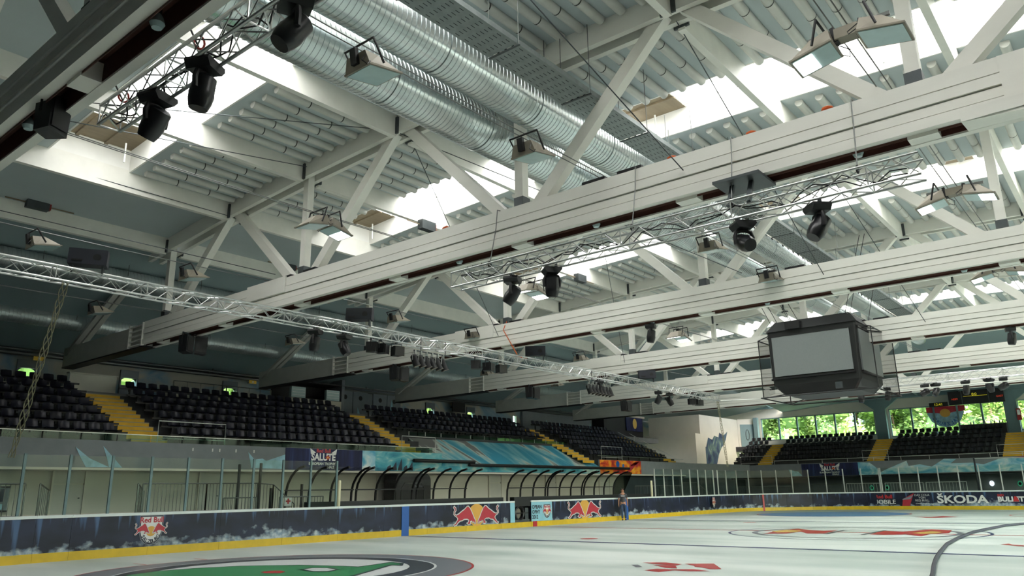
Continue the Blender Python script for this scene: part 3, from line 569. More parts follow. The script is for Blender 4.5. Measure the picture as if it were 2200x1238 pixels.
# crest sticker on the far windows, seen from behind (mirrored)
stk_ = thing('window_sticker', 'faded crest sticker seen from behind on the far window', 'sticker', (42.1, 3.7, 6.3))
sh = [(5.05, 8.0), (2.3, 8.0), (2.3, 7.45), (2.6, 6.85), (3.1, 6.45), (3.7, 6.3), (4.3, 6.45), (4.8, 6.85), (5.05, 7.45)]
MB().poly([(42.135, y, z) for y, z in sh]).build('shield', 'ice_print', stk_); MB().poly([(42.133, y, z) for y, z in [(5.1, 8.05), (2.2, 8.05), (2.2, 7.6), (3.0, 7.55), (3.7, 7.4), (4.4, 7.55), (5.1, 7.6)]]).build('red_field', 'bull_red', stk_)
MB().poly([(42.131, 3.7+.4*math.cos(a), 7.5+.35*math.sin(a)) for a in [2*pi*k/18 for k in range(18)]]).build('sun_disc', 'print_gold', stk_)
for i, ch in enumerate('SALZBURG'):
    a = math.radians(-152+i*124/7); t = a+pi/2; u = .95*math.cos(a); v = .85*math.sin(a)
    lettering(ch, .38, 'blue_line', stk_, (42.128, 3.7+u, 7.42+v), (0, math.cos(t), math.sin(t)), (0, -math.sin(t), math.cos(t)), offset=.006)
# columns with flared heads and the teal beam
for i, y in enumerate((8.62, -1.1, -11, 19.9)):
    c = thing('steel_column', ['teal steel column with flared head in the middle of the far windows', 'teal steel column with flared head right of the wall scoreboard', 'teal steel column with flared head beyond the right edge of the far windows', 'teal steel column at the left end of the far windows'][i], 'column', (41.6, y, 5.4), 'window columns')
    B(41.35, 41.75, y-.45 if i < 3 else y-.2, y+.45 if i < 3 else y+.2, 5.4, 8.2).build('shaft', 'teal_steel', c)
    if i < 3: MB().prism([(41.4, y-.45, 8.1), (41.4, y+.45, 8.1), (41.4, y+1.5, 8.95), (41.4, y-1.5, 8.95)], (.3, 0, 0)).build('flared_head', 'teal_steel', c)
struct('beam_far', B(41.2, 41.7, -22, 26, 8.95, 9.35), 'teal_steel')
for k in range(14): struct('beam_joist', MB().beam((36, -17+3.2*k, 9.62), (41.4, -17+3.2*k, 9.2), .16, .34), 'teal_steel')
# ================================================================ ROOF
XK = [-27.9+9.3*k for k in range(6)]            # front faces of the trusses
RY = .95; PAN = 8.15
def drop(X): return 0 if X < 19.2 else (X-18.7)*.10
def ulow(Y, X=0): return 11.03-.0028*(Y-RY)**2-drop(X)
def ceilz(Y, X=0): return ulow(Y, X)+.5
TN = ['white timber roof truss cutting across the top left corner, nearest the camera', 'large white timber roof truss second from the camera, above the hanging light bar', 'white timber roof truss third from the camera', 'white timber roof truss over the hanging scoreboard cube', 'white timber roof truss just beyond the scoreboard cube', 'farthest white timber roof truss before the end windows']
YS, YE = 18.3, -15.4
plank_cache = {}
for k, X in enumerate(XK):
    t = thing('roof_truss', TN[k], 'roof truss', (X+.275, 0, 6.95), 'roof trusses')
    for z0, z1, o in ((7.61, 7.86, .025), (7.405, 7.58, .0), (7.225, 7.38, .03), (7.03, 7.20, .0)): B(X+o, X+.15, YE, YS, z0, z1).build('plank', 'timber', t)
    B(X+.05, X+.14, YE, YS, 7.04, 7.84).build('chord_core', 'timber_shaded', t)
    B(X+.41, X+.55, YE, YS, 6.96, 7.86).build('rear_chord', 'timber', t)
    B(X+.15, X+.41, YE, YS, 7.30, 7.34).build('slot_soffit', 'slot_brown', t)
    for sx in (X+.151, X+.40): B(sx, sx+.008, YE, YS, 6.99, 7.3).build('slot_lining', 'slot_brown', t)
    for j in range(-4, 5):
        y = RY+PAN/2*j
        if YE < y < YS: B(X+.14, X+.42, y-.22, y+.22, 6.97, 7.25).build('cross_block', 'timber', t)
    # splice plates with bolts
    B(X-.03, X+.02, -9.6, -8.35, 6.98, 7.84).build('splice_plate', 'timber', t)
    B(X-.02, X+.03, 9.6, 11.6, 7.42, 7.90).build('splice_plate', 'timber', t)
    # outer single beam and slatted end
    B(X+.10, X+.45, YS, 25.5, 7.0, 7.80).build('outer_beam', 'timber_shaded', t); B(X+.05, X+.5, 18.3, 25.4, 6.94, 6.99).build('outer_soffit', 'black', t)
    for z in (7.02, 7.20, 7.38, 7.56, 7.74): B(X-.02, X+.06, 18.32, 19.35, z, z+.035).build('slat', 'timber', t)
    for y in (18.30, 19.33): B(X-.03, X+.08, y, y+.05, 6.98, 7.84).build('slat_post', 'timber', t)
    # upper chords
    ys = [YS+.2, 13.2, 9.1, 5.0, .95, -3.1, -7.2, -11.3, YE]
    for xo, nm in ((0, 'upper_chord'), (.41, 'upper_chord')):
        mb = MB()
        for a, c in zip(ys, ys[1:]):
            mb.hexa([(X+xo, c, ulow(c, X)), (X+xo+.14, c, ulow(c, X)), (X+xo+.14, a, ulow(a, X)), (X+xo, a, ulow(a, X)), (X+xo, c, ulow(c, X)+.5), (X+xo+.14, c, ulow(c, X)+.5), (X+xo+.14, a, ulow(a, X)+.5), (X+xo, a, ulow(a, X)+.5)])
        mb.build(nm, 'timber', t)
    xm = X+.275
    for j in (-1, 0, 1, 2):
        y = RY+PAN*j; B(xm-.11, xm+.11, y-.11, y+.11, 7.5, ulow(y, X)+.2).build('post', 'timber', t)
        B(xm-.13, xm+.13, y-.13, y+.13, 7.84, 8.12).build('post_shoe', 'steel_dark', t, label='grey steel shoe')
        for sg in (-1, 1):
            yt = y+sg*PAN/2
            if yt > 14 or yt < YE: continue
            MB().beam((xm, y+sg*.42, 7.75), (xm, yt-sg*.22, ulow(yt, X)+.18), .27, .24, (1, 0, 0)).build('diagonal', 'timber', t)
        for dy in {0: (-1.1, -1.55), 1: (-.3, .3)}.get(j, ()): B(X+.02, X+.5, y+dy*1.9-.28, y+dy*1.9+.28, 7.86, 7.92).build('rubber_pad', 'black', t)
    yt = RY+PAN*1.5
    MB().beam((xm, RY+PAN*2-.5, 7.75), (xm, yt+.22, ulow(yt, X)+.18), .22, .22, (1, 0, 0)).build('diagonal', 'timber_shaded', t)
    if k == 0:
        for z in (7.22, 7.50): MB().cyl((X-.05, YE, z), (X-.05, YS, z), .022, n=8).build('conduit', 'rail_white', t, True)
    # outer strut down from the sloping roof
    for xo in (.12, .38): MB().beam((X+xo, 25.2, 7.5), (X+xo, 20.6, 9.75-drop(X)), .12, .2, (1, 0, 0)).build('strut', 'timber_shaded', t)
    for j in range(-2, 5):
        y = RY+PAN/2*j; z = ulow(y, X)
        for xx in (X-.05, X+.551): B(xx, xx+.05, y-.17, y+.17, z-.06, z+.42).build('purlin_hanger', 'steel_dark', t)

ceil = thing('ceiling', None, None, (-10, 0, 11), kind='structure')
BAYS = [(-37.2, 0)]+[(x, 1) for x in XK[:5]]
PY = [RY+PAN/2*j for j in range(-4, 5)]         # purlin lines
SPAN = [(6.6, 11.6), (.95, 5.0), (-5.4, -.6), (-11.3, -6.3)]
tube_me = {}
def tube_mesh(L, ):
    if L not in tube_me:
        a = MB(); a.tube([(0, 0, 0), (L, 0, 0)], .105, 14); b_ = MB()
        x = .95
        while x < L-.2:
            b_.tube([(x, 0, 0), (x+.03, 0, 0)], .112, 14, False); x += 1.04
        tube_me[L] = (a.mesh('acoustic_tube', 'tube_white', True), b_.mesh('strap', 'strap', True))
    return tube_me[L]
wn_ = 40
CO = OFF[ceil.name]
farT = MB()
for X, sky_ in BAYS:
    for j, (ya, yb) in enumerate(zip(PY, PY[1:])):
        za, zb = ceilz(ya), ceilz(yb)
        zf = lambda y: za+(zb-za)*(y-ya)/(yb-ya)
        parts = ((X, X+9.3),) if (not sky_ or ya > 13 or yb < -11) else ((X, X+3.75), (X+6.05, X+9.3))
        for x0, x1 in parts: MB().hexa([(x0, ya, za), (x1, ya, za), (x1, yb, zb), (x0, yb, zb), (x0, ya, za+.08), (x1, ya, za+.08), (x1, yb, zb+.08), (x0, yb, zb+.08)]).build('ceiling_panel', 'panel_grey', ceil)
        if len(parts) == 2:
            for xc in (X+3.755, X+5.995): MB().hexa([(xc, ya, za-.01), (xc+.05, ya, za-.01), (xc+.05, yb, zb-.01), (xc, yb, zb-.01), (xc, ya, za+.8), (xc+.05, ya, za+.8), (xc+.05, yb, zb+.8), (xc, yb, zb+.8)]).build('skylight_curb', 'curb_white', ceil)
            for i in range(7):
                y = ya+.5+.52*i
                if y > yb-.2: continue
                for x0, L in ((X+.62, 3.1), (X+6.32, 2.9)) if X > -20 or y < 2 else ((X+6.32, 2.9),):
                    if X > -2: farT.tube([(x0, y, zf(y)-.055), (x0+L, y, zf(y)-.055)], .105, 10); continue
                    me, ms = tube_mesh(L); o = link('acoustic_tube', me, ceil, off=CO); o.location = Vector((x0, y, zf(y)-.055))-CO
                    s_ = link('strap', ms, o, off=CO)
    for y in PY:
        z = ceilz(y); B(X+.56, X+9.29, y-.08, y+.08, z-.62, z+.06).build('purlin', 'timber', ceil)
    if not sky_: continue
    for y in (13.175, -11.3): B(X+3.7, X+6.1, y-.05, y+.05, ceilz(y)-.05, ceilz(y)+.85).build('skylight_curb', 'curb_white', ceil)
    # roof lights: open where daylight comes in, boarded in between
    edges = sorted(set([-11.3, 13.175]+[v for s_ in SPAN for v in s_])); 
    for a, c in zip(edges, edges[1:]):
        za, zc = ceilz(a)+.72, ceilz(c)+.72
        lit = any(s_[0]-.01 <= a and c <= s_[1]+.01 for s_ in SPAN)
        Q = lambda x0, x1, y0, y1, dz, th: [(x0, y0, za+(zc-za)*(y0-a)/(c-a)+dz), (x1, y0, za+(zc-za)*(y0-a)/(c-a)+dz), (x1, y1, za+(zc-za)*(y1-a)/(c-a)+dz), (x0, y1, za+(zc-za)*(y1-a)/(c-a)+dz), (x0, y0, za+(zc-za)*(y0-a)/(c-a)+dz+th), (x1, y0, za+(zc-za)*(y0-a)/(c-a)+dz+th), (x1, y1, za+(zc-za)*(y1-a)/(c-a)+dz+th), (x0, y1, za+(zc-za)*(y1-a)/(c-a)+dz+th)]
        if lit:
            wd = thing('window_%d' % wn_, None, None, (X+4.9, (a+c)/2, za), kind='structure'); wn_ += 1
            n_ = max(2, round((c-a)/1.2)); s_ = (c-a)/n_
            for i in range(n_): MB().hexa(Q(X+3.81, X+5.99, a+s_*i+.02, a+s_*(i+1)-.02, .02, .02)).build('pane', 'opal', wd)
            for i in range(n_+1): MB().hexa(Q(X+3.81, X+5.99, a+s_*i-.02, a+s_*i+.02, -.04, .05)).build('glazing_bar', 'curb_white', wd)
            MB().hexa(Q(X+5.72, X+5.80, a, c, -.07, .07)).build('cross_bar', 'curb_white', wd)
        else:
            MB().hexa(Q(X+3.81, X+5.99, a, c, -.02, .05)).build('boarded_panel', 'wood_brown', ceil)
            for xx in (X+4.4, X+5.2): MB().hexa(Q(xx, xx+.1, a, c, -.07, .05)).build('batten', 'wood_brown', ceil)
            ym = (a+c)/2; B(X+5.5, X+5.54, ym-.02, ym+.02, ceilz(ym)-.1, ceilz(ym)+.5).build('opening_rod', 'rail_white', ceil)
farT.build('acoustic_tubes', 'tube_white', ceil, True, kind='stuff')
# outer slopes of the roof
struct('ceiling_slope_left', MB().hexa([(-40, 17.33, 10.72), (19.0, 17.33, 10.72), (19.0, 28, 7.62), (-40, 28, 7.62), (-40, 17.33, 10.85), (19.0, 17.33, 10.85), (19.0, 28, 7.75), (-40, 28, 7.75)]), 'slope_grey')
struct('ceiling_slope_left_far', MB().hexa([(19.0, 17.33, 10.72), (42, 17.33, 9.3), (42, 28, 7.9), (19.0, 28, 7.62), (19.0, 17.33, 10.85), (42, 17.33, 9.45), (42, 28, 8.1), (19.0, 28, 7.75)]), 'slope_grey')
struct('ceiling_slope_right', MB().hexa([(-40, -26.4, 8.3), (18.6, -26.4, 8.3), (18.6, -15.3, 10.78), (-40, -15.3, 10.78), (-40, -26.4, 8.4), (18.6, -26.4, 8.4), (18.6, -15.3, 10.9), (-40, -15.3, 10.9)]), 'slope_grey')
struct('ceiling_slope_right_far', MB().hexa([(18.6, -26.4, 8.3), (42.2, -26.4, 8.1), (42.2, -15.3, ceilz(-15.3, 40)-.1), (18.6, -15.3, 10.78), (18.6, -26.4, 8.4), (42.2, -26.4, 8.2), (42.2, -15.3, ceilz(-15.3, 40)), (18.6, -15.3, 10.9)]), 'slope_grey')
fe = MB(); ys = [17.33, 13.2, 9.1, 5, .95, -3.1, -7.2, -11.3, -15.4]
for a, c in zip(ys, ys[1:]):
    fe.hexa([(18.6, c, ceilz(c)+.02), (42.2, c, ceilz(c, 40)-.1), (42.2, a, ceilz(a, 40)-.1), (18.6, a, ceilz(a)+.02), (18.6, c, ceilz(c)+.12), (42.2, c, ceilz(c, 40)), (42.2, a, ceilz(a, 40)), (18.6, a, ceilz(a)+.12)])
struct('ceiling_far', fe, 'slope_grey')
for x0, x1 in ():
    for y in PY[2:]:
        MB().hexa([(x0, y-.08, ceilz(y, x0)-.5), (x1, y-.08, ceilz(y, x1)-.5), (x1, y+.08, ceilz(y, x1)-.5), (x0, y+.08, ceilz(y, x0)-.5), (x0, y-.08, ceilz(y, x0)), (x1, y-.08, ceilz(y, x1)), (x1, y+.08, ceilz(y, x1)), (x0, y+.08, ceilz(y, x0))]).build('purlin', 'timber_shaded', ceil)
ROP = [(-9+9.3*i, -9+9.3*i+8.4, 2.2, 8.0) for i in range(5)]
wall_x('wall_right', -26.0, -25.7, -40, 46, -.3, 8.7, ROP, 'wall_white')
for i, (xa, xb, za, zb) in enumerate(ROP):
    wd = thing('window_%d' % (80+i), None, None, ((xa+xb)/2, -25.8, za), kind='structure')
    for q in range(5): B(xa+q*1.68+.05, xa+(q+1)*1.68-.05, -25.86, -25.84, za+.06, zb-.06).build('pane', 'win_glass', wd)
    for q in range(6): B(xa+q*1.68-.05, xa+q*1.68+.05, -25.92, -25.78, za, zb).build('mullion', 'teal_steel', wd)
struct('ground_outside_right', B(-60, 75, -80, -26.1, -.5, -.3), 'gravel')
struct('wall_near', B(-37.5, -37.2, -29, 28, -.3, 12), 'wall_grey')
struct('near_dark_block', B(-37.2, -36.4, -29, 28, -.3, 4), 'seat_black')  # unseen block for dark seating, added to darken the near end
# eaves pipes on the left
for yy, zz, r_, lb in ((27.2, 7.68, .09, 'thick grey pipe under the eaves above the left upper wall'), (26.9, 7.80, .05, 'thin grey pipe under the eaves above the left upper wall')):
    q = thing('eaves_pipe', lb, 'pipe', (-15, yy, zz), 'eaves pipes'); MB().cyl((-38, yy, zz), (24, yy, zz), r_, n=10).build('pipe', 'rail', q, True)
    for i in range(12): B(-36+5*i, -35.95+5*i, yy-.02, yy+.02, zz, zz+.2).build('hanger', 'wire', q)

# ---------------------------------------------------------------- ventilation ducts
def duct(label, Y, Z, r_, x0, x1, step=.115, n=32, x2=None, r2=None, holes=False, mt='galv'):
    d = thing('ventilation_duct', label, 'duct', ((x0+x1)/2, Y, Z), 'galvanised ducts')
    def seg(a, c, r_):
        L = 2.9; x = a
        while x < c-.05:
            e = min(c, x+L); prof = []; m_ = max(2, int((e-x)/step)); 
            for i in range(m_):
                xx = x+(e-x)*i/m_; q = (e-x)/m_
                prof += [(xx, r_), (xx+q*.82, r_), (xx+q*.86, r_+.011), (xx+q*.96, r_+.011)]
            prof.append((e, r_)); mb = MB(); mb.tube([(p[0], Y, Z) for p in prof], 0, n, True, [p[1] for p in prof]); mb.build('duct_section', mt, d, 60)
            MB().tube([(e-.03, Y, Z), (e+.03, Y, Z)], r_+.02, n, False).build('joint_ring', mt, d, True)
            for yy in (Y-r_-.005, Y+r_+.005): B(e-.01, e+.01, yy-.006, yy+.006, Z, ceilz(Y)-.1 if Y < 17 else Z+.8).build('hanger', 'wire', d)
            x = e
    seg(x0, x1, r_)
    if x2: MB().tube([(x1, Y, Z), (x1+.35, Y, Z+.0)], 0, n, True, [r_+.01, r2]).build('reducer', 'galv', d, True); seg(x1+.35, x2, r2)
    if holes:
        me = MB().lathe([(.048, 0), (.048, .015)], 10, (0, 0, 0), (0, math.cos(math.radians(152)), math.sin(math.radians(152)))).mesh('vent_hole', 'hole_black')
        c_, s_ = math.cos(math.radians(152)), math.sin(math.radians(152)); x = x0+.3
        while x < (x2 or x1):
            rr = r_ if x < x1 else r2
            o = link('vent_hole', me, d); o.location = Vector((x, Y+c_*(rr+.014), Z+s_*(rr+.014)))-OFF[d.name]; x += .52
duct('large ribbed galvanised duct in the middle of the roof, beside the cable tray', .28, 10.02, .485, -36.3, -8.2, x2=18.4, r2=.36, holes=True)
duct('large ribbed galvanised duct in the middle of the roof, farther from the cable tray', 1.75, 9.93, .53, -36.3, -8.3, x2=18.4, r2=.36)
duct('upper ribbed duct along the sloping roof over the left stand', 19.7, 10.0-.35, .34, -36.3, 16, .13, 18, mt='galv_side')
duct('lower ribbed duct along the sloping roof over the left stand', 23.9, 8.62, .32, -36.3, 18, .13, 18, mt='galv_side')
# cable tray
ct = thing('cable_tray', 'perforated grey cable tray running beside the large ducts', 'cable tray', (-15, -.95, 9.75))
x = -38
while x < 12:
    B(x+.02, x+2.36, -1.30, -.60, 9.75, 9.765).build('tray_section', 'tray', ct)
    for y in (-1.31, -.60): B(x+.02, x+2.36, y, y+.012, 9.75, 9.86).build('tray_side', 'tray', ct)
    B(x-.02, x+.03, -1.33, -.57, 9.735, 9.75).build('joint_bar', 'steel_dark', ct)
    for y in (-1.31, -.58): B(x-.006, x+.006, y-.006, y+.006, 9.76, 11.4).build('hanger_rod', 'wire', ct)
    sl = MB()
    for i in range(9):
        for jy in range(7): sl.add([(x+.12+.25*i+dx, -1.24+.095*jy+dy, 9.7485) for dx, dy in ((0, 0), (.11, 0), (.11, .014), (0, .014))], [(3, 2, 1, 0)])
    sl.build('slots', 'hole_black', ct, kind='stuff')
    x += 2.4
for i in range(3):
    y = -1.15+.17*i
    MB().tube([(xx, y, 9.785+.01*math.sin(xx*1.7+i)) for xx in [-38+1.2*q for q in range(41)]], .022, 6).build('cable', 'black', ct, True)
# ================================================================ RIGGING
def light_truss(label, p0, p1, size=.29, seg=.30, rt=.024):
    a = Vector(p0); b_ = Vector(p1); t = thing('lighting_truss', label, 'lighting truss', tuple(a), 'aluminium lighting trusses')
    d = (b_-a); L = d.length; d.normalize(); s_ = d.cross(Vector((0, 0, 1))).normalized()*size/2; u = Vector((0, 0, size/2))
    cs = [(-s_-u), (s_-u), (s_+u), (-s_+u)]
    for c in cs: MB().cyl(a+c, b_+c, rt, n=8).build('chord', 'alu', t, True)
    n_ = int(L/seg); mb = MB()
    for i in range(n_):
        q0 = a+d*(L*i/n_); q1 = a+d*(L*(i+1)/n_); 
        for f in range(4):
            c0, c1 = cs[f], cs[(f+1) % 4]
            if i % 2: c0, c1 = c1, c0
            mb.cyl(q0+c0, q1+c1, rt*.42, n=5, cap=False)
        if i % 6 == 0:
            for f in range(4): mb.cyl(q0+cs[f], q0+cs[(f+1) % 4], rt*.5, n=5, cap=False)
    mb.build('bracing', 'alu', t, kind='stuff')
    return t
L1 = light_truss('aluminium lighting truss in the top left corner, with three black moving heads', (-27.1, 1.35, 6.82), (-27.1, -5.4, 6.82))
L2 = light_truss('aluminium lighting truss hanging below the second roof truss', (-18.95, 2.4, 6.30), (-18.95, -7.2, 6.30), .34, .36)
L3 = light_truss('long aluminium lighting truss running down the left side of the hall', (-31, 8.2, 6.3), (7.3, 8.2, 6.3), .30, .32)
L4 = light_truss('distant aluminium lighting truss at the right, beyond the scoreboard cube', (8.9, 1.9, 6.45), (8.9, -9, 6.45), .36, .36)
def cable(label, pts, r_=.012, m_='wire', cat='cable', name='steel_cable', group='roof cables', n=5):
    return tagp(MB().tube(pts, r_, n).build(name, m_, None, True), label, cat, group)
hang = [(-27.1, 1.0), (-27.1, -1.0), (-27.1, -3.4)]
for i, (x, y) in enumerate(hang):
    s_ = thing('truss_sling', ['left end sling with red shackle holding the corner lighting truss', 'middle sling holding the corner lighting truss', 'right sling holding the corner lighting truss'][i], 'sling', (x, y, 7), 'truss slings')
    MB().tube([(x, y, 6.97), (x-.15, y, 7.2), (x-.25, y, 7.5)], .012, 5).build('rope', 'black', s_); MB().tube([(x+.07*math.cos(a), y, 7.04+.09*math.sin(a)) for a in [2*pi*k/12 for k in range(13)]], .014, 6, False).build('shackle', 'red_sling', s_, True)
for i, y in enumerate((1.4, -2.2, -4.2, -6.3)):
    s_ = thing('truss_sling', ORD[i]+' hanging cable of the bar below the second roof truss, counted from the left', 'sling', (-18.95, y, 6.8), 'truss slings')
    MB().tube([(-18.95, y, 6.48), (-18.7, y+.02, 7.4), (-18.64, y+.02, 7.87), (-18.3, y+.02, 7.9)], .011, 5).build('rope', 'wire', s_); MB().tube([(-18.95+.05*math.cos(a), y, 6.51+.06*math.sin(a)) for a in [2*pi*k/10 for k in range(11)]], .016, 6, False).build('hook', 'black', s_)

# moving head lights --------------------------------------------------
def mh_proto(name, tilt, scale=1.0):
    p = local(name, 'x', 'moving head')
    S = scale
    b_ = MB(); b_.prism([(x*S, -.20*S, z*S) for x, z in ((-.22, -.06), (.22, -.06), (.24, -.12), (.16, -.22), (-.16, -.22), (-.24, -.12))], (0, .40*S, 0)); b_.build('base', 'black', p, 50)
    c = MB()
    for sx in (-.12, .12): c.box((sx-.03)*S, (sx+.03)*S, -.03*S, .03*S, -.07*S, .06*S)
    c.build('clamp', 'steel_dark', p)
    y = MB()
    y.tube([(-.19*S, 0, -.56*S), (-.21*S, 0, -.40*S), (-.17*S, 0, -.28*S), (0, 0, -.235*S), (.17*S, 0, -.28*S), (.21*S, 0, -.40*S), (.19*S, 0, -.56*S)], .045*S, 8)
    y.build('yoke', 'black', p, True)
    ax = Vector((0, math.sin(tilt), -math.cos(tilt)))
    h = MB().lathe([(.11*S, -.24*S), (.17*S, -.19*S), (.18*S, .02*S), (.19*S, .08*S), (.175*S, .20*S), (.14*S, .31*S)], 16, (0, 0, -.52*S), ax); ho = h.build('head', 'black_gloss', p, 45)
    MB().lathe([(.115*S, .295*S), (.11*S, .305*S)], 16, (0, 0, -.52*S), ax).build('lens', 'lamp_house', ho, True)
    return p
MH = [mh_proto('moving_head', t_) for t_ in (0.15, .6, -.5, 1.1)]
used = set()
def place(proto, loc, rz, label, group, sc_=1.0, cat=None):
    o = proto if proto.name not in used else ctree(proto)
    used.add(proto.name); o.location = loc; o.rotation_euler = (0, 0, rz); o.scale = (sc_,)*3; o['label'] = label; o['group'] = group
    if cat: o['category'] = cat
    return o
for (x, y, z, k, rz), lb in zip([(-27.1, -.06, 6.70, 1, .3), (-27.1, -1.2, 6.72, 0, .5), (-27.1, -3.0, 6.74, 1, 1.2),
      (-18.95, .76, 6.13, 1, .4), (-18.95, -.28, 6.13, 0, -.7), (-18.95, -4.36, 6.13, 3, 2.4), (-18.95, -5.62, 6.13, 1, .8),
      (-18.49, 8.2, 6.14, 0, .5), (-17.48, 8.2, 6.14, 2, .3), (.89, 8.2, 6.14, 1, .3), (1.94, 8.2, 6.14, 2, .6),
      (8.9, .2, 6.27, 0, .2), (8.9, -1.44, 6.27, 3, .4), (8.9, -1.9, 6.27, 1, .7), (8.9, -3.12, 6.27, 0, .4), (8.9, -4.05, 6.27, 2, 1.2), (8.9, -4.6, 6.27, 3, .2), (8.9, 1.42, 6.27, 0, 1.1), (-9.0, 2.98, 7.0, 0, .3), (.3, -6.05, 7.0, 0, .2), (-4.2, 8.2, 6.14, 0, 1)],
      ['black moving head at the left end of the corner lighting truss', 'black moving head second from the left on the corner lighting truss, pointing down', 'black moving head rightmost on the corner lighting truss, cut by the picture top',
       'black moving head leftmost on the bar below the second roof truss', 'black moving head second from left on the bar below the second roof truss', 'black moving head third from left on the bar, in front of the ducts', 'black moving head rightmost on the bar below the second roof truss',
       'black moving head nearest the camera under the long left truss', 'black moving head second from the camera under the long left truss', 'black moving head nearer of the last pair under the long left truss', 'black moving head farther of the last pair under the long left truss',
       'moving head leftmost on the distant right truss', 'moving head second from left on the distant right truss', 'moving head third from left on the distant right truss', 'moving head fourth from left on the distant right truss', 'moving head fifth from left on the distant right truss', 'moving head sixth from left on the distant right truss', 'moving head under the cube net, left of the distant right truss', 'single black moving head below the third roof truss', 'single black moving head at the right edge below the fourth roof truss', 'black moving head beside the far row of stage cans on the long left truss']):
    place(MH[k], (x, y, z), rz, lb, 'moving head lights', .78)
lamp_rig = None
# floodlights -----------------------------------------------------------
def flood_proto(name, lit):
    p = local(name, 'x', 'floodlight')
    g_ = [(-.30, -.27, 0), (.30, -.27, 0), (.30, .27, 0), (-.30, .27, 0)]
    top = [(-.30, -.20, .22), (-.02, -.16, .22), (-.02, .16, .22), (-.30, .20, .22)]
    hs = MB().hexa(g_+top); hs.box(-.31, .31, -.28, .28, -.015, .012); hs.build('housing', 'lamp_house', p)
    B(-.28, .28, -.25, .25, -.024, -.0155).build('lens', 'lamp_glass', p)
    if lit: B(.0, .27, -.22, .22, -.03, -.0245).build('lit_pane', 'lamp_lit', p)
    MB().tube([(-.05, -.29, .05), (-.22, -.31, .38), (-.22, .31, .38), (-.05, .29, .05)], .02, 6).build('bracket', 'black', p)
    B(-.36, -.30, -.06, .06, .06, .30).build('ballast', 'black', p)
    MB().tube([(-.3, -.2, .15), (-.42, -.24, .02), (-.38, -.3, -.05), (-.3, -.28, .02)], .008, 5).build('lead', 'black', p)
    return p
FL = flood_proto('floodlight', False); FLL = flood_proto('floodlight', True)
def flood(proto, x, y, z, rz, ry, lb):
    o = place(proto, (x, y, z), rz, lb, 'floodlights'); o.rotation_euler = (0, ry, rz); return o
rows = [('wire below the large ducts', -1.4, [-24.7, -20.95, -13.5, -9.6, 10.0], FL), ('left middle wire', 10.55, [-24.7, -20.9, -16.8, -13.3, -9.3, -1.9, 2.2], FL), ('wire over the left stand', 16.6, [-20.8, -13.3, -8.3, -1.6, 4.5, 9.5], FL)]
for rn, Y, XS, pr in rows:
    for i, x in enumerate(XS): flood(pr, x, Y, 7.52, 0, -.18, '%s unlit floodlight from the camera on the %s' % (ORD[i], rn))
for (x, y), lb in zip([(-20.9, 4.75), (-13.0, 4.85), (-3.2, 4.9)], ORD):
    flood(FLL, x+.32, y, 7.6, 0, .2, '%s lit floodlight, far lamp of its pair, on the wire left of the ducts' % lb); flood(FL if lb == 'nearest' else FLL, x-.32, y, 7.6, pi, .2, '%s near lamp of the floodlight pair on the wire left of the ducts' % lb)
for (x, y), lb in zip([(-20.75, -7.0), (-12.95, -6.95), (-5.2, -6.75)], ORD):
    flood(FLL, x, y+.62, 7.6, pi/2, .2, '%s lit floodlight, left lamp of its pair, on the right hand wire' % lb); flood(FL if lb == 'nearest' else FLL, x, y-.30, 7.6, -pi/2, .2, '%s right lamp of the floodlight pair on the right hand wire' % lb)
    s_ = thing('lamp_hub', '%s grey mounting hub between the paired floodlights on the right hand wire' % lb, 'lamp mount', (x, y+.15, 7.9), 'lamp hubs'); MB().beam((x, y-.4, 7.9), (x, y+.7, 7.9), .05, .05).build('bar', 'rail', s_); B(x-.1, x+.1, y+.0, y+.32, 7.74, 7.9).build('box', 'lamp_house', s_)
for rn, Y, z in (('below the large ducts', -1.4, 7.93), ('left of the ducts', 4.8, 8.0), ('at the left middle', 10.55, 7.93), ('over the left stand', 16.6, 7.93), ('on the right', -6.85, 8.0)):
    for d_, w_ in ((0, 'lower'), (.2, 'upper')): cable('%s flood wire %s, stretched between the roof trusses' % (w_, rn), [(-37+2.3*i, Y+d_, z+d_*.3-.05*abs(math.sin(pi*(2.3*i+.2)/9.3))) for i in range(25)], .010)
# diagonal roof bracing ropes and winch boxes
for (p, q), lb in zip((((-26.5, 13.2, 10.7), (-18.6, 13.0, 10.6)), ((-27, 17, 10.3), (-18.7, 10, 8.0)), ((-25.5, 9.1, 10.6), (-18.7, 5.2, 11.1)), ((-26.8, 9.0, 9.9), (-18.8, 8.6, 11.0)), ((-23, -1.5, 11.2), (-18.64, -3.2, 7.5)), ((-18.2, -3.1, 11), (-9.3, -2.8, 7.5)), ((-17.8, 5.1, 10.9), (-9.35, 9.3, 7.4)), ((-9, -3.1, 10.9), (0, -3.5, 7.5)), ((-8.6, 5, 10.9), (0, 9.4, 7.5)), ((-18.6, 4.8, 10.9), (-9.5, -.5, 7.95))),
     ['rope along the flat grey ceiling at the left', 'long rope sloping down across the left roof bay', 'upper rope crossing the near row of ceiling tubes', 'lower rope crossing the near row of ceiling tubes', 'brace rope from the cable tray to the second truss', 'brace rope ending on the third truss right of the ducts', 'brace rope ending on the third truss left of the ducts', 'brace rope ending on the fourth truss at the right', 'brace rope ending on the fourth truss at the left', 'brace rope passing behind the bar with moving heads']):
    cable(lb, [p, q], .012, 'steel_dark')
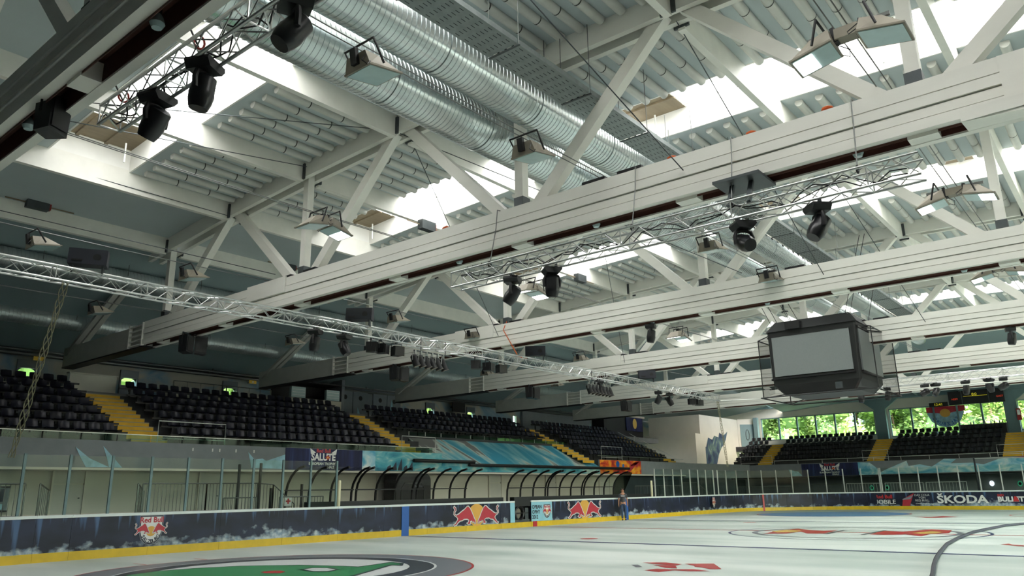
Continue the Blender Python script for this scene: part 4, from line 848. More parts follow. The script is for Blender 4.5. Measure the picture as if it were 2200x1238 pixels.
for (x, y, z), lb in zip(((-23, 17.1, 10.75), (-13.7, 17.1, 10.75), (-13.7, 9.0, 10.55), (-4.4, 9.0, 10.6)), ('dark winch box on the purlin at the far left', 'winch box on the purlin between the second and third trusses', 'winch box beside the skylight between the second and third trusses', 'winch box beside the skylight between the third and fourth trusses')):
    q = thing('winch_box', lb, 'winch', (x, y, z), 'winch boxes'); B(x-.32, x+.32, y-.34, y-.1, z-.16, z+.16).build('case', 'steel_dark', q); B(x+.32, x+.38, y-.3, y-.14, z-.12, z+.12).build('end_cap', 'red_sling', q); B(x-.9, x+1.1, y-.2, y-.17, z-.02, z+.02).build('mount_rail', 'wood_brown', q)

# cans and speakers on the long left truss ---------------------------------
def par_proto():
    p = local('stage_can', 'x', 'stage light'); ax = Vector((.25, -.25, -.94))
    MB().lathe([(.06, -.18), (.10, -.14), (.11, .16), (.115, .18)], 14, (0, 0, -.28), ax).build('can', 'black', p, True); MB().lathe([(.14, .18), (.14, .195)], 4, (0, 0, -.28), ax).build('gel_frame', 'lamp_house', p)
    MB().tube([(-.13, 0, -.28), (-.13, 0, -.08), (.13, 0, -.08), (.13, 0, -.28)], .014, 5).build('yoke', 'alu', p); B(-.03, .03, -.03, .03, -.09, .03).build('clamp', 'alu', p); return p
PAR = par_proto()
for i in range(6): place(PAR, (-14.75+.25*i, 8.15, 5.98), .2+.1*(i % 3), '%s black stage can from the left in the nearer row under the long left truss' % ['first', 'second', 'third', 'fourth', 'fifth', 'sixth'][i], 'stage cans', 1.05)
for i in range(7): place(PAR, (-5.0+.26*i, 8.15, 5.98), .2, '%s black stage can from the left in the farther row under the long left truss' % ['first', 'second', 'third', 'fourth', 'fifth', 'sixth', 'seventh'][i], 'stage cans', 1.05)
for x, lb in ((-14.8, 'nearer'), (-5.1, 'farther')):
    q = thing('can_bar', 'dark horizontal bar carrying the %s row of stage cans' % lb, 'bar', (x, 8.15, 6.0), 'can bars'); MB().cyl((x, 8.15, 6.0), (x+1.7, 8.15, 6.0), .022).build('bar', 'steel_dark', q)
    for xx in (x+.3, x+1.4): MB().cyl((xx, 8.15, 6.0), (xx, 8.15, 6.5), .012).build('drop_rod', 'black', q)
def prof_proto():
    p = local('box_spot', 'x', 'stage light'); 
    MB().hexa([(-.16, -.13, -.42), (.16, -.13, -.42), (.13, .13, -.42), (-.13, .13, -.42), (-.16, -.16, -.14), (.16, -.16, -.14), (.13, .14, -.14), (-.13, .14, -.14)]).build('case', 'black', p)
    MB().hexa([(-.16, -.20, -.44), (.16, -.20, -.44), (.16, -.14, -.42), (-.16, -.14, -.42), (-.16, -.21, -.16), (.16, -.21, -.16), (.16, -.15, -.15), (-.16, -.15, -.15)]).build('front_frame', 'black_gloss', p)
    MB().tube([(-.18, 0, -.28), (-.18, 0, -.05), (.18, 0, -.05), (.18, 0, -.28)], .014, 5).build('yoke', 'black', p); B(-.03, .03, -.03, .03, -.06, .05).build('clamp', 'steel_dark', p); return p
SPOT = prof_proto()
for i, (x, rz) in enumerate(((-16.5, .9), (-16.1, .5), (-15.48, -.2), (-11.9, .7), (-11.25, .3), (-10.55, -.3), (4.2, .8), (4.6, .3), (5.0, -.2))):
    place(SPOT, (x, 8.2, 6.16), rz, '%s black box spot along the long left truss, counted from the camera' % (ORD+['fifteenth'])[i], 'box spots')
def monitor(x, y, z, rz, lb):
    q = thing('loudspeaker', lb, 'loudspeaker', (x, y, z), 'loudspeakers on the left truss', rz=rz); OFF[q.name] = Vector((0, 0, 0))
    MB().hexa([(-.38, -.19, 0), (.38, -.19, 0), (.38, .22, .02), (-.38, .22, .02), (-.38, -.14, .36), (.38, -.14, .36), (.38, .20, .40), (-.38, .20, .40)]).build('cabinet', 'steel_navy', q)
    MB().poly([(.18+.08*math.cos(a), -.175, .17+.08*math.sin(a)) for a in [2*pi*k/14 for k in range(14)]]).build('socket_plate', 'black', q); B(-.30, -.10, -.2, -.17, .06, .10).build('handle', 'black', q)
    for xx in (-.3, .3): B(xx-.02, xx+.02, -.1, .1, -.16, 0).build('foot', 'steel_dark', q)
mat('steel_navy', (34, 38, 48), .6, var=.15)
for x, rz, lb in ((-24.55, -.5, 'black loudspeaker nearest the camera on top of the long left truss'), (-16.95, -.9, 'black loudspeaker second from the camera on top of the long left truss'), (-8.5, -.9, 'black loudspeaker third from the camera on top of the long left truss'), (-.1, -.9, 'black loudspeaker fourth from the camera on top of the long left truss')):
    monitor(x, 8.2, 6.60, rz, lb)
# speaker hung from the near truss and speakers under the outer beams
def hung_speaker(x, y, z, s_, rz, lb):
    q = thing('hung_loudspeaker', lb, 'loudspeaker', (x, y, z), 'hung loudspeakers', rz=rz); OFF[q.name] = Vector((0, 0, 0))
    MB().hexa([(-.20*s_, -.16*s_, -.58*s_), (.20*s_, -.16*s_, -.62*s_), (.14*s_, .18*s_, -.62*s_), (-.14*s_, .18*s_, -.58*s_), (-.22*s_, -.18*s_, 0), (.22*s_, -.18*s_, 0), (.15*s_, .2*s_, 0), (-.15*s_, .2*s_, 0)]).build('cabinet', 'black_gloss', q)
    MB().tube([(-.24*s_, 0, -.3*s_), (-.24*s_, 0, .06*s_), (.24*s_, 0, .06*s_), (.24*s_, 0, -.3*s_)], .018, 5).build('bracket', 'black', q); B(-.24*s_, .24*s_, -.02, .02, .06*s_, .08*s_+.03).build('bar', 'steel_dark', q)
    B(-.17*s_, .17*s_, -.19*s_, -.17*s_, -.54*s_, -.06*s_).build('grille', 'black', q)
hung_speaker(-27.62, 2.0, 7.12, .85, .5, 'black loudspeaker hanging under the nearest roof truss at the far left')
n_s = 0
for k, (X, y) in enumerate(((-18.3, 15.2), (-9.0, 15.2), (.3, 15.2), (9.6, 15.2))):
    for dx, w_ in ((-.25, 'left'), (.25, 'right')): hung_speaker(X+dx, y, 6.9, .95, .5 if dx < 0 else -.3, '%s dark loudspeaker of the pair under the outer end of roof truss %s' % (w_, ['two', 'three', 'four', 'five'][k]))
# bracket above the hanging bar, cable bundles, small orange rags on the chord
q = thing('truss_bracket', 'grey steel bracket clamped under the second roof truss above the bar', 'bracket', (-18.6, -4.3, 6.95)); B(-19.0, -18.2, -4.75, -3.9, 6.9, 6.95).build('plate', 'steel_dark', q)
for y in (-4.5, -4.15): MB().beam((-18.7, y, 6.9), (-18.95, y, 6.44), .08, .06).build('leg', 'steel_dark', q)
for tr0, x, ya, yb, zz in (('below the second roof truss', -18.95, 2.2, -7, 6.48), ('in the top left corner', -27.1, 1.5, -5, 6.95)):
    for i in (1, 2):
        cable('%s black cable looped along the lighting truss %s' % (['thick', 'loose', 'thin'][i], tr0), [(x+.08*math.sin(q_*1.3+i*2), ya+(yb-ya)*q_/40, zz-.16+.09*math.sin(q_*.9+i)+.05*math.sin(q_*2.3)) for q_ in range(41)], .011, 'black', 'cable', 'power_cable', 'truss cables')
for (x, y, z), lb in (((-18.45, -5.85, 7.92), 'orange rag on the second truss near the ducts'), ((-18.45, -4.5, 7.9), 'brown rag on the second truss above the bar bracket'), ((-18.45, 3.2, 7.9), 'orange rag on the second truss by the left skylight'), ((-18.45, -2.9, 7.9), 'orange rag on the second truss beside the cable tray')):
    tagp(MB().lathe([(.02, 0), (.12, .01), (.10, .05), (.03, .09)], 7, (x, y, z-.03)).build('rag', 'orange', None), lb, 'rag', 'rags on the truss')
cable('orange safety rope hanging from the third roof truss', [(-9.2, 9.0, 7.95), (-9.35, 9.05, 7.6), (-9.4, 8.7, 7.1), (-9.42, 8.3, 6.5), (-9.3, 8.2, 6.45), (-9.0, 8.2, 6.47)], .018, 'orange', 'rope', 'safety_rope')
# pairs of white beam lamps in the slots
for k, X in enumerate(XK[:3]):
    for i, y in enumerate((-1.0, 2.9, -6.2)):
        q = thing('slot_lamp', '%s small clear lamp in the slot under roof truss %s' % (['middle', 'left', 'right'][i], ['one', 'two', 'three'][k]), 'lamp', (X+.28, y, 7.0), 'slot lamps'); MB().lathe([(.02, .18), (.07, .10), (.09, .03), (.06, -.03)], 10, (X+.28, y, 7.0)).build('globe', 'lamp_glass', q, True); B(X+.25, X+.31, y-.03, y+.03, 7.15, 7.3).build('holder', 'black', q)

# ---------------------------------------------------------------- scoreboard cube
cu = thing('scoreboard_cube', 'black hanging scoreboard cube with four blank grey screens', 'scoreboard', (0, .2, 5.2))
CY = .22; hx, hy = 1.55, 1.68
def octo(k, z, kx=1.0): c = .07; X_ = hx*k; Y_ = hy*k; return [(-X_+c, CY-Y_, z), (X_-c, CY-Y_, z), (X_, CY-Y_+c, z), (X_, CY+Y_-c, z), (X_-c, CY+Y_, z), (-X_+c, CY+Y_, z), (-X_, CY+Y_-c, z), (-X_, CY-Y_+c, z)]
def loft(rings):
    mb = MB(); n_ = len(rings[0]); vs = [p for r_ in rings for p in r_]; fs = []
    for i in range(len(rings)-1):
        for j in range(n_): fs.append((i*n_+j, i*n_+(j+1) % n_, (i+1)*n_+(j+1) % n_, (i+1)*n_+j))
    fs.append(tuple(range(n_-1, -1, -1))); fs.append(tuple((len(rings)-1)*n_+j for j in range(n_))); return mb.add(vs, fs)
mat('cube_black', (24, 27, 27), .6, var=.12)
loft([octo(.97, 5.50), octo(1.0, 7.62)]).build('body', 'cube_black', cu)
loft([octo(1.03, 7.62), octo(1.0, 7.70), octo(.86, 8.02)]).build('hood', 'cube_black', cu); loft([octo(.80, 5.15), octo(.97, 5.50)]).build('skirt', 'black', cu)
for sgn in (-1, 1):
    s_ = B(sgn*hx-.03, sgn*hx+.03, CY-1.42, CY+1.50, 5.84, 7.40).build('screen', 'screen', cu); 
    s_ = B(-1.36, 1.36, CY+sgn*hy-.03, CY+sgn*hy+.03, 5.80, 7.36).build('screen', 'screen', cu)
    for z in (5.76, 7.42): B(sgn*hx-.045, sgn*hx+.045, CY-1.48, CY+1.56, z-.03, z+.03).build('screen_frame', 'black', cu); B(-1.42, 1.42, CY+sgn*hy-.045, CY+sgn*hy+.045, z-.03, z+.03).build('screen_frame', 'black', cu)
for p in ((-1.5, .6), (1.0, -1.5)): B(p[0]-.22, p[0]+.22, CY+p[1]-.28, CY+p[1]+.28, 7.62, 7.92).build('top_box', 'black', cu)
B(-1.62, -1.55, -.75, -.5, 5.18, 5.42).build('camera_box', 'steel_dark', cu)
fr = MB(); K = [(-1.75, 2.3), (-1.75, -1.95), (1.75, -1.95), (1.75, 2.3)]
for a, c in zip(K, K[1:]+K[:1]):
    fr.cyl((*a, 5.05), (*c, 5.05), .025, n=6); 
for y_ in (2.3, -1.95):
    for z in (5.05, 7.35): fr.cyl((-1.5, y_, z), (1.5, y_, z), .025, n=6)
    for x_ in (-1.5, 1.5): fr.cyl((x_, y_, 5.05), (x_, y_, 7.35), .02, n=6); fr.cyl((x_, y_, 7.35), (x_, CY+(1.6 if y_ > 0 else -1.6), 7.5), .02, n=6); fr.cyl((x_, y_, 5.05), (x_*.7, CY+(1.3 if y_ > 0 else -1.3), 5.2), .02, n=6)
for x_ in (-.8, 0, .8): fr.cyl((x_, -1.95, 7.35), (x_, CY-1.6, 7.5), .02, n=6)
fr.build('net_frame', 'black', cu)
for y_ in (2.3, -1.95):
    MB().poly([(-1.5, y_, 5.05), (1.5, y_, 5.05), (1.5, y_, 7.35), (-1.5, y_, 7.35)]).build('net', 'net', cu); s2 = CY+(1.6 if y_ > 0 else -1.6)
    for x_ in (-1.5, 1.5): MB().poly([(x_, y_, 5.05), (x_, s2, 5.2), (x_, s2, 7.5), (x_, y_, 7.35)]).build('net', 'net', cu)
for x_ in (-1.75,): MB().poly([(x_, 2.3, 5.05), (x_, -1.95, 5.05), (x_*.7, -1.0, 5.2), (x_*.7, 1.5, 5.2)]).build('net', 'net', cu)
for x_, y_ in ((-1.3, 1.75), (-1.25, 1.5), (-1.2, -1.2), (-1.15, -1.0), (1.2, 1.6), (1.2, -1.2), (-.2, 1.2), (.1, 1.0)): MB().cyl((x_, y_, 7.9), (x_*.9, y_+(1.3 if y_ > 0 else -.9), 11.0), .012, n=5).build('hanger_cable', 'black', cu)

# wall scoreboard and clock on the far wall
sb = thing('wall_scoreboard', 'dark wall scoreboard with faint coloured figures above the far windows', 'scoreboard', (41.2, 1.1, 8.0)); B(41.0, 41.18, -.85, 3.1, 8.0, 9.1).build('case', 'black', sb)
for y in (2.75, -.45): lettering('HEIM' if y > 0 else 'GAST', .2, 'led_red', sb, (40.99, y-.1, 8.45), (0, -1, 0))
lettering('0:0', .3, 'led_yellow', sb, (40.99, 1.2, 8.75), (0, -1, 0)); B(40.985, 40.995, .3, 2.0, 8.62, 8.64).build('led_strip', 'led_yellow', sb)
for y in (.2, 2.1): B(40.98, 41.0, y, y+.05, 8.02, 9.08).build('divider', 'steel_dark', sb)
ck = thing('digital_clock', 'black digital clock reading 12:41 left of the wall scoreboard', 'clock', (41.2, 3.9, 7.9)); B(41.0, 41.15, 3.2, 4.6, 7.95, 8.3).build('case', 'black', ck); B(41.15, 42.0, 3.85, 3.95, 8.1, 8.2).build('arm', 'steel_dark', ck); lettering('12:41', .30, 'led_yellow', ck, (40.99, 3.9, 8.12), (0, -1, 0))
bc = thing('bar_counter', 'black counter with small bottles under the far windows at the right', 'counter', (40.6, 1, 5.45)); B(40.2, 40.8, -.75, 2.4, 5.45, 6.25).build('front', 'black', bc); B(40.1, 40.9, -.8, 2.45, 6.25, 6.3).build('top', 'steel_dark', bc)
for i, y in enumerate((-.5, -.3, .05, .3, .7, 1.5, 1.7)): 
    q = thing('bottle', 'small bottle on the black counter, number %s from the right' % ['one', 'two', 'three', 'four', 'five', 'six', 'seven'][i], 'bottle', (40.5, y, 6.3), 'bottles on the counter'); MB().lathe([(.04, 0), (.045, .16), (.018, .22), (.018, .3)], 8, (40.5, y, 6.3)).build('body', 'mark_ltblue' if i % 2 else 'wood_brown', q, True); MB().lathe([(.02, 0), (.02, .03)], 8, (40.5, y, 6.6)).build('cap', 'black', q)
q = thing('fire_hose_box', 'red hose cabinet on the column at the far right', 'cabinet', (41.3, -1.9, 6.4)); B(41.2, 41.35, -1.75, -1.45, 6.5, 7.4).build('case', 'fire_red', q); B(41.19, 41.2, -1.7, -1.5, 6.9, 7.3).build('pane', 'print_white', q)
# ================================================================ BENCH SHELTERS
def rib_path(x):
    P = [(x, 17.62, .25), (x, 17.62, 1.35), (x, 17.60, 1.75), (x, 17.50, 2.1), (x, 17.30, 2.38), (x, 17.05, 2.58), (x, 16.78, 2.70), (x, 16.45, 2.76)]
    return P
def shelter(label, panels, base):
    t = thing('bench_shelter', label, 'shelter', ((panels[0][0]+panels[-1][1])/2, 17.4, .25), 'bench shelters')
    for x0, x1 in panels:
        for i in range(4):
            x = x0+(x1-x0)*i/3; MB().tube(rib_path(x), .05, 8).build('rib', 'black', t, True)
        P0, P1 = rib_path(x0), rib_path(x1); mb = MB(); k = len(P0)
        mb.add(P0+P1, [(i, i+1, k+i+1, k+i) for i in range(k-1)]); mb.build('cover_sheet', 'poly', t, True)
        B(x0-.12, x1+.05, 17.50, 17.53, 1.84, 1.89).build('cross_rail', 'black', t)
    B(base[0], base[1], 15.32, 15.62, .25, 1.42).build('front_counter', 'black', t); B(base[0], base[1], 16.9, 17.3, .55, .68).build('bench_seat', 'black', t)
    for i in range(int((base[1]-base[0])/1.6)): B(base[0]+.4+1.6*i, base[0]+.5+1.6*i, 16.95, 17.2, .25, .55).build('bench_leg', 'steel_dark', t)
    return t
shelter('nearer players bench shelter with black curved ribs and clear cover', [(-12.65, -9.38), (-9.13, -5.84), (-5.55, -2.25)], (-13.2, -2.0))
sh2 = shelter('farther players bench shelter with black curved ribs left of the standing man', [(1.04, 4.39), (4.61, 8.0), (8.24, 11.55)], (-.2, 12.2))
mb = MB(); P0 = rib_path(11.6); mb.prism(P0+[(11.6, 16.2, 2.7), (11.6, 16.9, 1.5), (11.6, 17.2, .25)], (.03, 0, 0)); mb.build('end_panel', 'smoke', sh2)
bd = thing('black_pod', 'black rounded booth door standing behind the nearer bench shelter', 'booth', (-4.6, 18.6, .25))
P = [(-5.85, 18.7, .3)]+[(-5.85+.35-.35*math.cos(k*pi/10), 18.7, 2.25+.35*math.sin(k*pi/10)) for k in range(6)]+[(-3.55-.35+.35*math.sin(k*pi/10), 18.7, 2.25+.35*math.cos(k*pi/10)) for k in range(6)]+[(-3.55, 18.7, .3)]
MB().prism(P, (0, .8, 0)).build('shell', 'black_gloss', bd); P = [(-5.5, 18.68, .4), (-5.5, 18.68, 1.9), (-5.3, 18.68, 2.15), (-4.2, 18.68, 2.15), (-4.0, 18.68, 1.9), (-4.0, 18.68, .4)]
MB().tube(P, .02, 5).build('door_edge', 'rail', bd); lettering('Red Bull', .16, 'mark_grey', bd, (-4.4, 18.66, 2.0), (1, 0, 0))

# ---------------------------------------------------------------- railings on the podium
def railing(label, pts, zb, zt, step=.13, m_='rail', mid=None):
    t = thing('railing', label, 'railing', (*pts[0][:2], zb), 'railings')
    P = [Vector(p) for p in pts]
    for a, c in zip(P, P[1:]):
        za, zc = (a.z if len(pts[0]) > 2 else 0), (c.z if len(pts[0]) > 2 else 0)
        MB().cyl((a.x, a.y, zt+a.z), (c.x, c.y, zt+c.z), .022, n=8).build('top_rail', m_, t); MB().cyl((a.x, a.y, zb+.08+a.z), (c.x, c.y, zb+.08+c.z), .016, n=6).build('bottom_rail', m_, t)
        L = (c-a).length; n_ = max(1, int(L/step))
        for i in range(1, n_): q = a.lerp(c, i/n_); B(q.x-.008, q.x+.008, q.y-.008, q.y+.008, zb+.08+q.z, zt+q.z).build('baluster', m_, t)
        for q in (a, c): B(q.x-.02, q.x+.02, q.y-.02, q.y+.02, zb+q.z-.1, zt+q.z).build('post', m_, t)
    return t
railing('barred railing section at the far left edge of the picture', [(-26, 17.4, 0), (-22.0, 17.4, 0)], 1.12, 2.14)
railing('barred gate standing open beside the first white door', [(-21.6, 17.4, 0), (-21.1, 18.0, -.2)], 1.12, 2.14)
railing('barred gate standing open left of the long railing', [(-18.6, 17.4, 0), (-18.05, 18.1, -.25)], 1.12, 2.14)
railing('long barred railing on the podium between the two white doors', [(-18.4, 17.45, 0), (-16.1, 17.45, 0), (-14.0, 17.45, 0)], 1.12, 2.14)
railing('railing sloping down beside the second white door', [(-14.0, 17.5, 0), (-13.3, 17.5, -.05), (-12.3, 17.5, -.8)], 1.12, 2.14)
railing('low stair railing behind the rink glass near the first bench', [(-15.9, 16.6, 0), (-14.6, 16.6, 0)], .9, 1.62)
railing('low railing ending at the nearer bench shelter', [(-13.6, 16.6, 0), (-11.6, 16.6, 0)], .9, 1.62)
railing('grey railing behind the glass past the farther bench shelter', [(13.2, 17, 0), (16.4, 17, 0), (19.6, 17, 0)], .35, 1.9, .2)
railing('railing stair at the left rear corner of the rink', [(20, 17.2, .3), (22.4, 17.2, .3), (24.6, 17.2, -.5)], .5, 1.8, .16)
railing('dark railing in the far left corner behind the glass', [(27, 16, 0), (30.5, 13.2, 0)], .3, 1.75, .16)
for i, y in enumerate((12.4, 9.6, 6.8, 4.0)): railing('%s pale topped railing behind the far boards, counted from the left' % ['first', 'second', 'third', 'fourth'][i], [(32.6, y, 0), (32.6, y-2.6, 0)], .3, 1.85, .2, 'rail_white' if i else 'rail')
# hand rails at the stair feet
def hoop(label, p, q, z0, z1):
    t = thing('stair_barrier', label, 'barrier', p+(z0,), 'stair barriers'); MB().tube([(*p, z0), (*p, z1), (*q, z1), (*q, z0)], .02, 6).build('hoop', 'rail_white', t, True); MB().cyl((*p, z0+.15), (*q, z0+.15), .016, n=6).build('lower_bar', 'rail_white', t)
hoop('pale tube barrier at the foot of the nearest yellow stairs', (-17.3, 19.06), (-14.6, 19.06), 3.64, 4.42); hoop('pale tube barrier at the left edge of the left stand', (-25.6, 19.06), (-23.3, 19.06), 3.64, 4.5)
hoop('pale tube barrier beside the left end of the tunnel roof', (-5.2, 19.06), (-2.9, 19.06), 3.64, 4.4); hoop('pale tube barrier right of the tunnel roof', (12.6, 19.06), (15.2, 19.06), 3.64, 4.5)
hoop('pale tube barrier at the middle stairs of the far stand', (35.05, 8.8), (35.05, 6.9), 3.58, 4.4); hoop('pale tube barrier at the right stairs of the far stand', (35.05, -.5), (35.05, -2.6), 3.58, 4.4); hoop('pale tube barrier at the left stairs of the far stand', (35.05, 19), (35.05, 16.2), 3.58, 4.3)
fr_ = thing('front_rail', 'long thin hand rail along the front row of the far stand', 'railing', (35.05, 3, 3.58), 'railings'); MB().cyl((35.05, 16, 3.85), (35.05, -12, 3.85), .022, n=6).build('bar', 'rail_white', fr_)
for i in range(15): MB().cyl((35.05, 16-2*i, 3.55), (35.05, 16-2*i, 3.85), .016, n=6).build('post', 'rail_white', fr_)
hr = thing('hand_rail', 'hand rail on top of the sloping grey parapet', 'railing', (23.8, 22, 4.6), 'railings'); MB().cyl((23.82, 19.2, 3.8), (23.82, 23.5, 6.1), .022, n=6).build('bar', 'rail_white', hr)
for f in (.1, .5, .9): MB().cyl((23.82, 19.2+4.3*f, 3.4+2.3*f), (23.82, 19.2+4.3*f, 3.8+2.3*f), .016, n=6).build('post', 'rail_white', hr)
railing('thin railing on the walkway behind the left stand seats', [(-13.6, 25.6, 0), (-10.9, 25.6, 0), (-8.4, 25.6, 0)], 6.0, 6.95, .6, 'rail')
wb = thing('stair_head_wall', 'plain white wall block at the head of the nearest stairs', 'wall block', (-17.4, 25.2, 6)); B(-18.3, -16.4, 25.1, 25.3, 6.0, 6.75).build('block', 'wall_white', wb); B(-18.35, -16.35, 25.05, 25.35, 6.75, 6.8).build('coping', 'wall_white', wb)

# ---------------------------------------------------------------- seats
def seat_meshes(mn):
    s_ = MB()
    pan = [(-.19, -.24, .47), (.19, -.24, .47), (.20, .0, .44), (.19, .16, .46), (-.19, .16, .46), (-.20, .0, .44)]
    s_.add([(x, y, z) for x, y, z in pan]+[(x*.95, y+.02, z-.035) for x, y, z in pan], [(0, 1, 2, 5), (5, 2, 3, 4)]+[(11, 8, 7, 6), (10, 9, 8, 11)]+[(i, 6+i, 6+(i+1) % 6, (i+1) % 6) for i in range(6)])
    bk = MB(); rows_ = []
    for z, y, w_ in ((.47, .15, .17), (.54, .18, .188), (.62, .205, .19), (.72, .23, .185), (.755, .24, .155)):
        rows_.append([(w_*u, y-.05*abs(u)**2, z-(.02 if z > .74 else 0)*abs(u)) for u in (-1, -.6, 0, .6, 1)])
    vs = [p for r_ in rows_ for p in r_]; k = len(vs); vs2 = [(x, y+.025, z) for x, y, z in vs]; fs = []
    for i in range(4):
        for j in range(4): a = i*5+j; fs += [(a, a+1, a+6, a+5), (k+a+5, k+a+6, k+a+1, k+a)]
    rim = [i for i in range(5)]+[4+5*i for i in range(1, 5)]+[23, 22, 21, 20]+[15, 10, 5]
    fs += [(rim[i], k+rim[i], k+rim[(i+1) % len(rim)], rim[(i+1) % len(rim)]) for i in range(len(rim))]
    bk.add(vs+vs2, fs); br = MB(); br.box(-.03, .03, .06, .20, .30, .44); br.box(-.15, .15, .10, .14, .41, .445)
    return s_.mesh('seat_pan', mn, 50), bk.mesh('backrest', mn, 50), br.mesh('bracket', 'steel_dark')
SM = seat_meshes('seat_navy'); SB = seat_meshes('seat_black')
RN = ['front', 'second', 'third', 'fourth', 'fifth', 'sixth', 'top']
blocks = [(-25.3, -18.35, 'navy plastic seat in the %s row, %s to the left of the nearest yellow stairs', 0), (-16.5, -5.2, 'navy plastic seat in the %s row, %s to the right of the nearest yellow stairs', 0), (-3.3, 10.0, 'navy plastic seat in the %s row, %s right of the stairs beside the tunnel roof', 3), (11.9, 22.1, 'navy plastic seat in the %s row, %s right of the third yellow stairs', 0)]
far_v = []; far_f = []
def bake(meshes, loc, rz, acc):
    c_, s_ = math.cos(rz), math.sin(rz)
    for me in meshes:
        k = len(acc[0]); acc[0].extend((loc[0]+c_*v.co.x-s_*v.co.y, loc[1]+s_*v.co.x+c_*v.co.y, loc[2]+v.co.z) for v in me.vertices); acc[1].extend(tuple(i+k for i in p.vertices) for p in me.polygons)
cnt = 0; rest = ([], []); jobs = []
for x0, x1, bn, r0 in blocks:
    for i in range(r0, 7):
        n_ = int((x1-x0)/.5)
        for j in range(n_):
            x = x0+(x1-x0-.5*n_)/2+.25+.5*j; y = Y0S+DEP*i+.50
            if i == 6 and x < -24: pass
            jobs.append(((x+31)**2+(y+9)**2, x, y, Z0+RISE*i, i, bn, n_-1-j if x0 < -20 else j))
for x0, x1, bn, r0 in blocks:
    for i in range(r0, 7):
        y = Y0S+DEP*i+.42; z = Z0+RISE*i
        q = MB().box(x0-.12, x1+.12, y, y+.07, z+.37, z+.435)
        xx = x0+.3
        while xx < x1: q.box(xx, xx+.05, y+.0, y+.06, z, z+.37); xx += 1.5
        struct('trim_seat_beam', q, 'black')
jobs.sort()
NTH = 'first second third fourth fifth sixth seventh eighth ninth tenth eleventh twelfth thirteenth fourteenth fifteenth sixteenth seventeenth eighteenth nineteenth twentieth twenty-first twenty-second twenty-third twenty-fourth twenty-fifth twenty-sixth twenty-seventh twenty-eighth'.split()
for d_, x, y, z, i, bn, jj in jobs:
    if cnt < 300:
        t = thing('stadium_seat', bn % (RN[i], NTH[jj]), 'seat', (x, y, z), 'navy seats in the left stand'); cnt += 1; OFF[t.name] = Vector((0, 0, 0))
        link('seat_pan', SM[0], t); link('backrest', SM[1], t); link('bracket', SM[2], t)
    else: bake(SM[:2], (x, y, z), 0, rest)
def stuff(name, acc, mn, label, cat):
    me = bpy.data.meshes.new(name); me.from_pydata(acc[0], [], acc[1]); me.materials.append(M[mn]); o = bpy.data.objects.new(name, me); COL.objects.link(o); return tagp(o, label, cat, None, 'stuff')
stuff('stadium_seats', rest, 'seat_navy', 'rows of navy seats in the farther part of the left stand', 'seats')
rest = ([], [])
for y0, y1 in ((8.75, 16.25), (-.6, 7.15), (17.75, 19.9), (-9, -2.25)):
    for i in range(6):
        n_ = int((y1-y0)/.5)
        for j in range(n_): bake(SB[:2], (FXS+DEP*i+.5, y0+.25+.5*j, Z0+RISE*i), -pi/2, rest)
stuff('stadium_seats_far', rest, 'seat_black', 'rows of black seats in the far stand below the windows', 'seats')

# ---------------------------------------------------------------- man standing by the boards
def skin_obj(name, verts, edges, radii, mn, parent, sub=1, root=0):
    me = bpy.data.meshes.new(name); me.from_pydata(verts, edges, []); o = bpy.data.objects.new(name, me); COL.objects.link(o)
    md = o.modifiers.new('skin', 'SKIN'); me.skin_vertices[0].data[root].use_root = True
    for i, r_ in enumerate(radii): me.skin_vertices[0].data[i].radius = r_ if isinstance(r_, tuple) else (r_, r_)
    ms = o.modifiers.new('sub', 'SUBSURF'); ms.levels = sub; ms.render_levels = sub
    dg = bpy.context.evaluated_depsgraph_get(); m2 = bpy.data.meshes.new_from_object(o.evaluated_get(dg)); bpy.data.objects.remove(o)
    m2.materials.clear(); m2.materials.append(M[mn]); m2.polygons.foreach_set('use_smooth', [True]*len(m2.polygons)); return link(name, m2, parent)
pr = thing('person', 'man in grey T-shirt and blue jeans standing against the boards', 'person', (7.75, 14.62, .0), rz=math.radians(-58)); OFF[pr.name] = Vector((0, 0, 0))
# local frame: x = his left/right, -y = front ... faces -y
V = [(0, 0, .95), (0, .01, 1.12), (0, .0, 1.30), (0, .0, 1.44), (0, .0, 1.52), (0, -.01, 1.60), (0, -.01, 1.70),
     (.10, 0, .90), (.11, -.02, .50), (.10, .02, .10), (.11, -.10, .04),
     (-.10, 0, .90), (-.08, -.05, .50), (-.07, -.04, .10), (-.08, -.16, .04),
     (.18, 0, 1.40), (.235, .02, 1.13), (.25, -.03, .88), (.25, -.05, .80), (-.18, 0, 1.40), (-.235, .02, 1.13), (-.25, -.03, .88), (-.25, -.05, .80)]
E_ = [(0, 1), (1, 2), (2, 3), (3, 4), (4, 5), (5, 6), (0, 7), (7, 8), (8, 9), (9, 10), (0, 11), (11, 12), (12, 13), (13, 14), (3, 15), (15, 16), (16, 17), (17, 18), (3, 19), (19, 20), (20, 21), (21, 22)]
Rr = [(.15, .11), (.14, .10), (.16, .11), (.10, .08), .055, (.075, .09), (.07, .085), .085, .062, .045, .035, .085, .062, .045, .035, .055, .045, .034, .03, .055, .045, .034, .03]
body = skin_obj('body', V, E_, Rr, 'skin', pr)
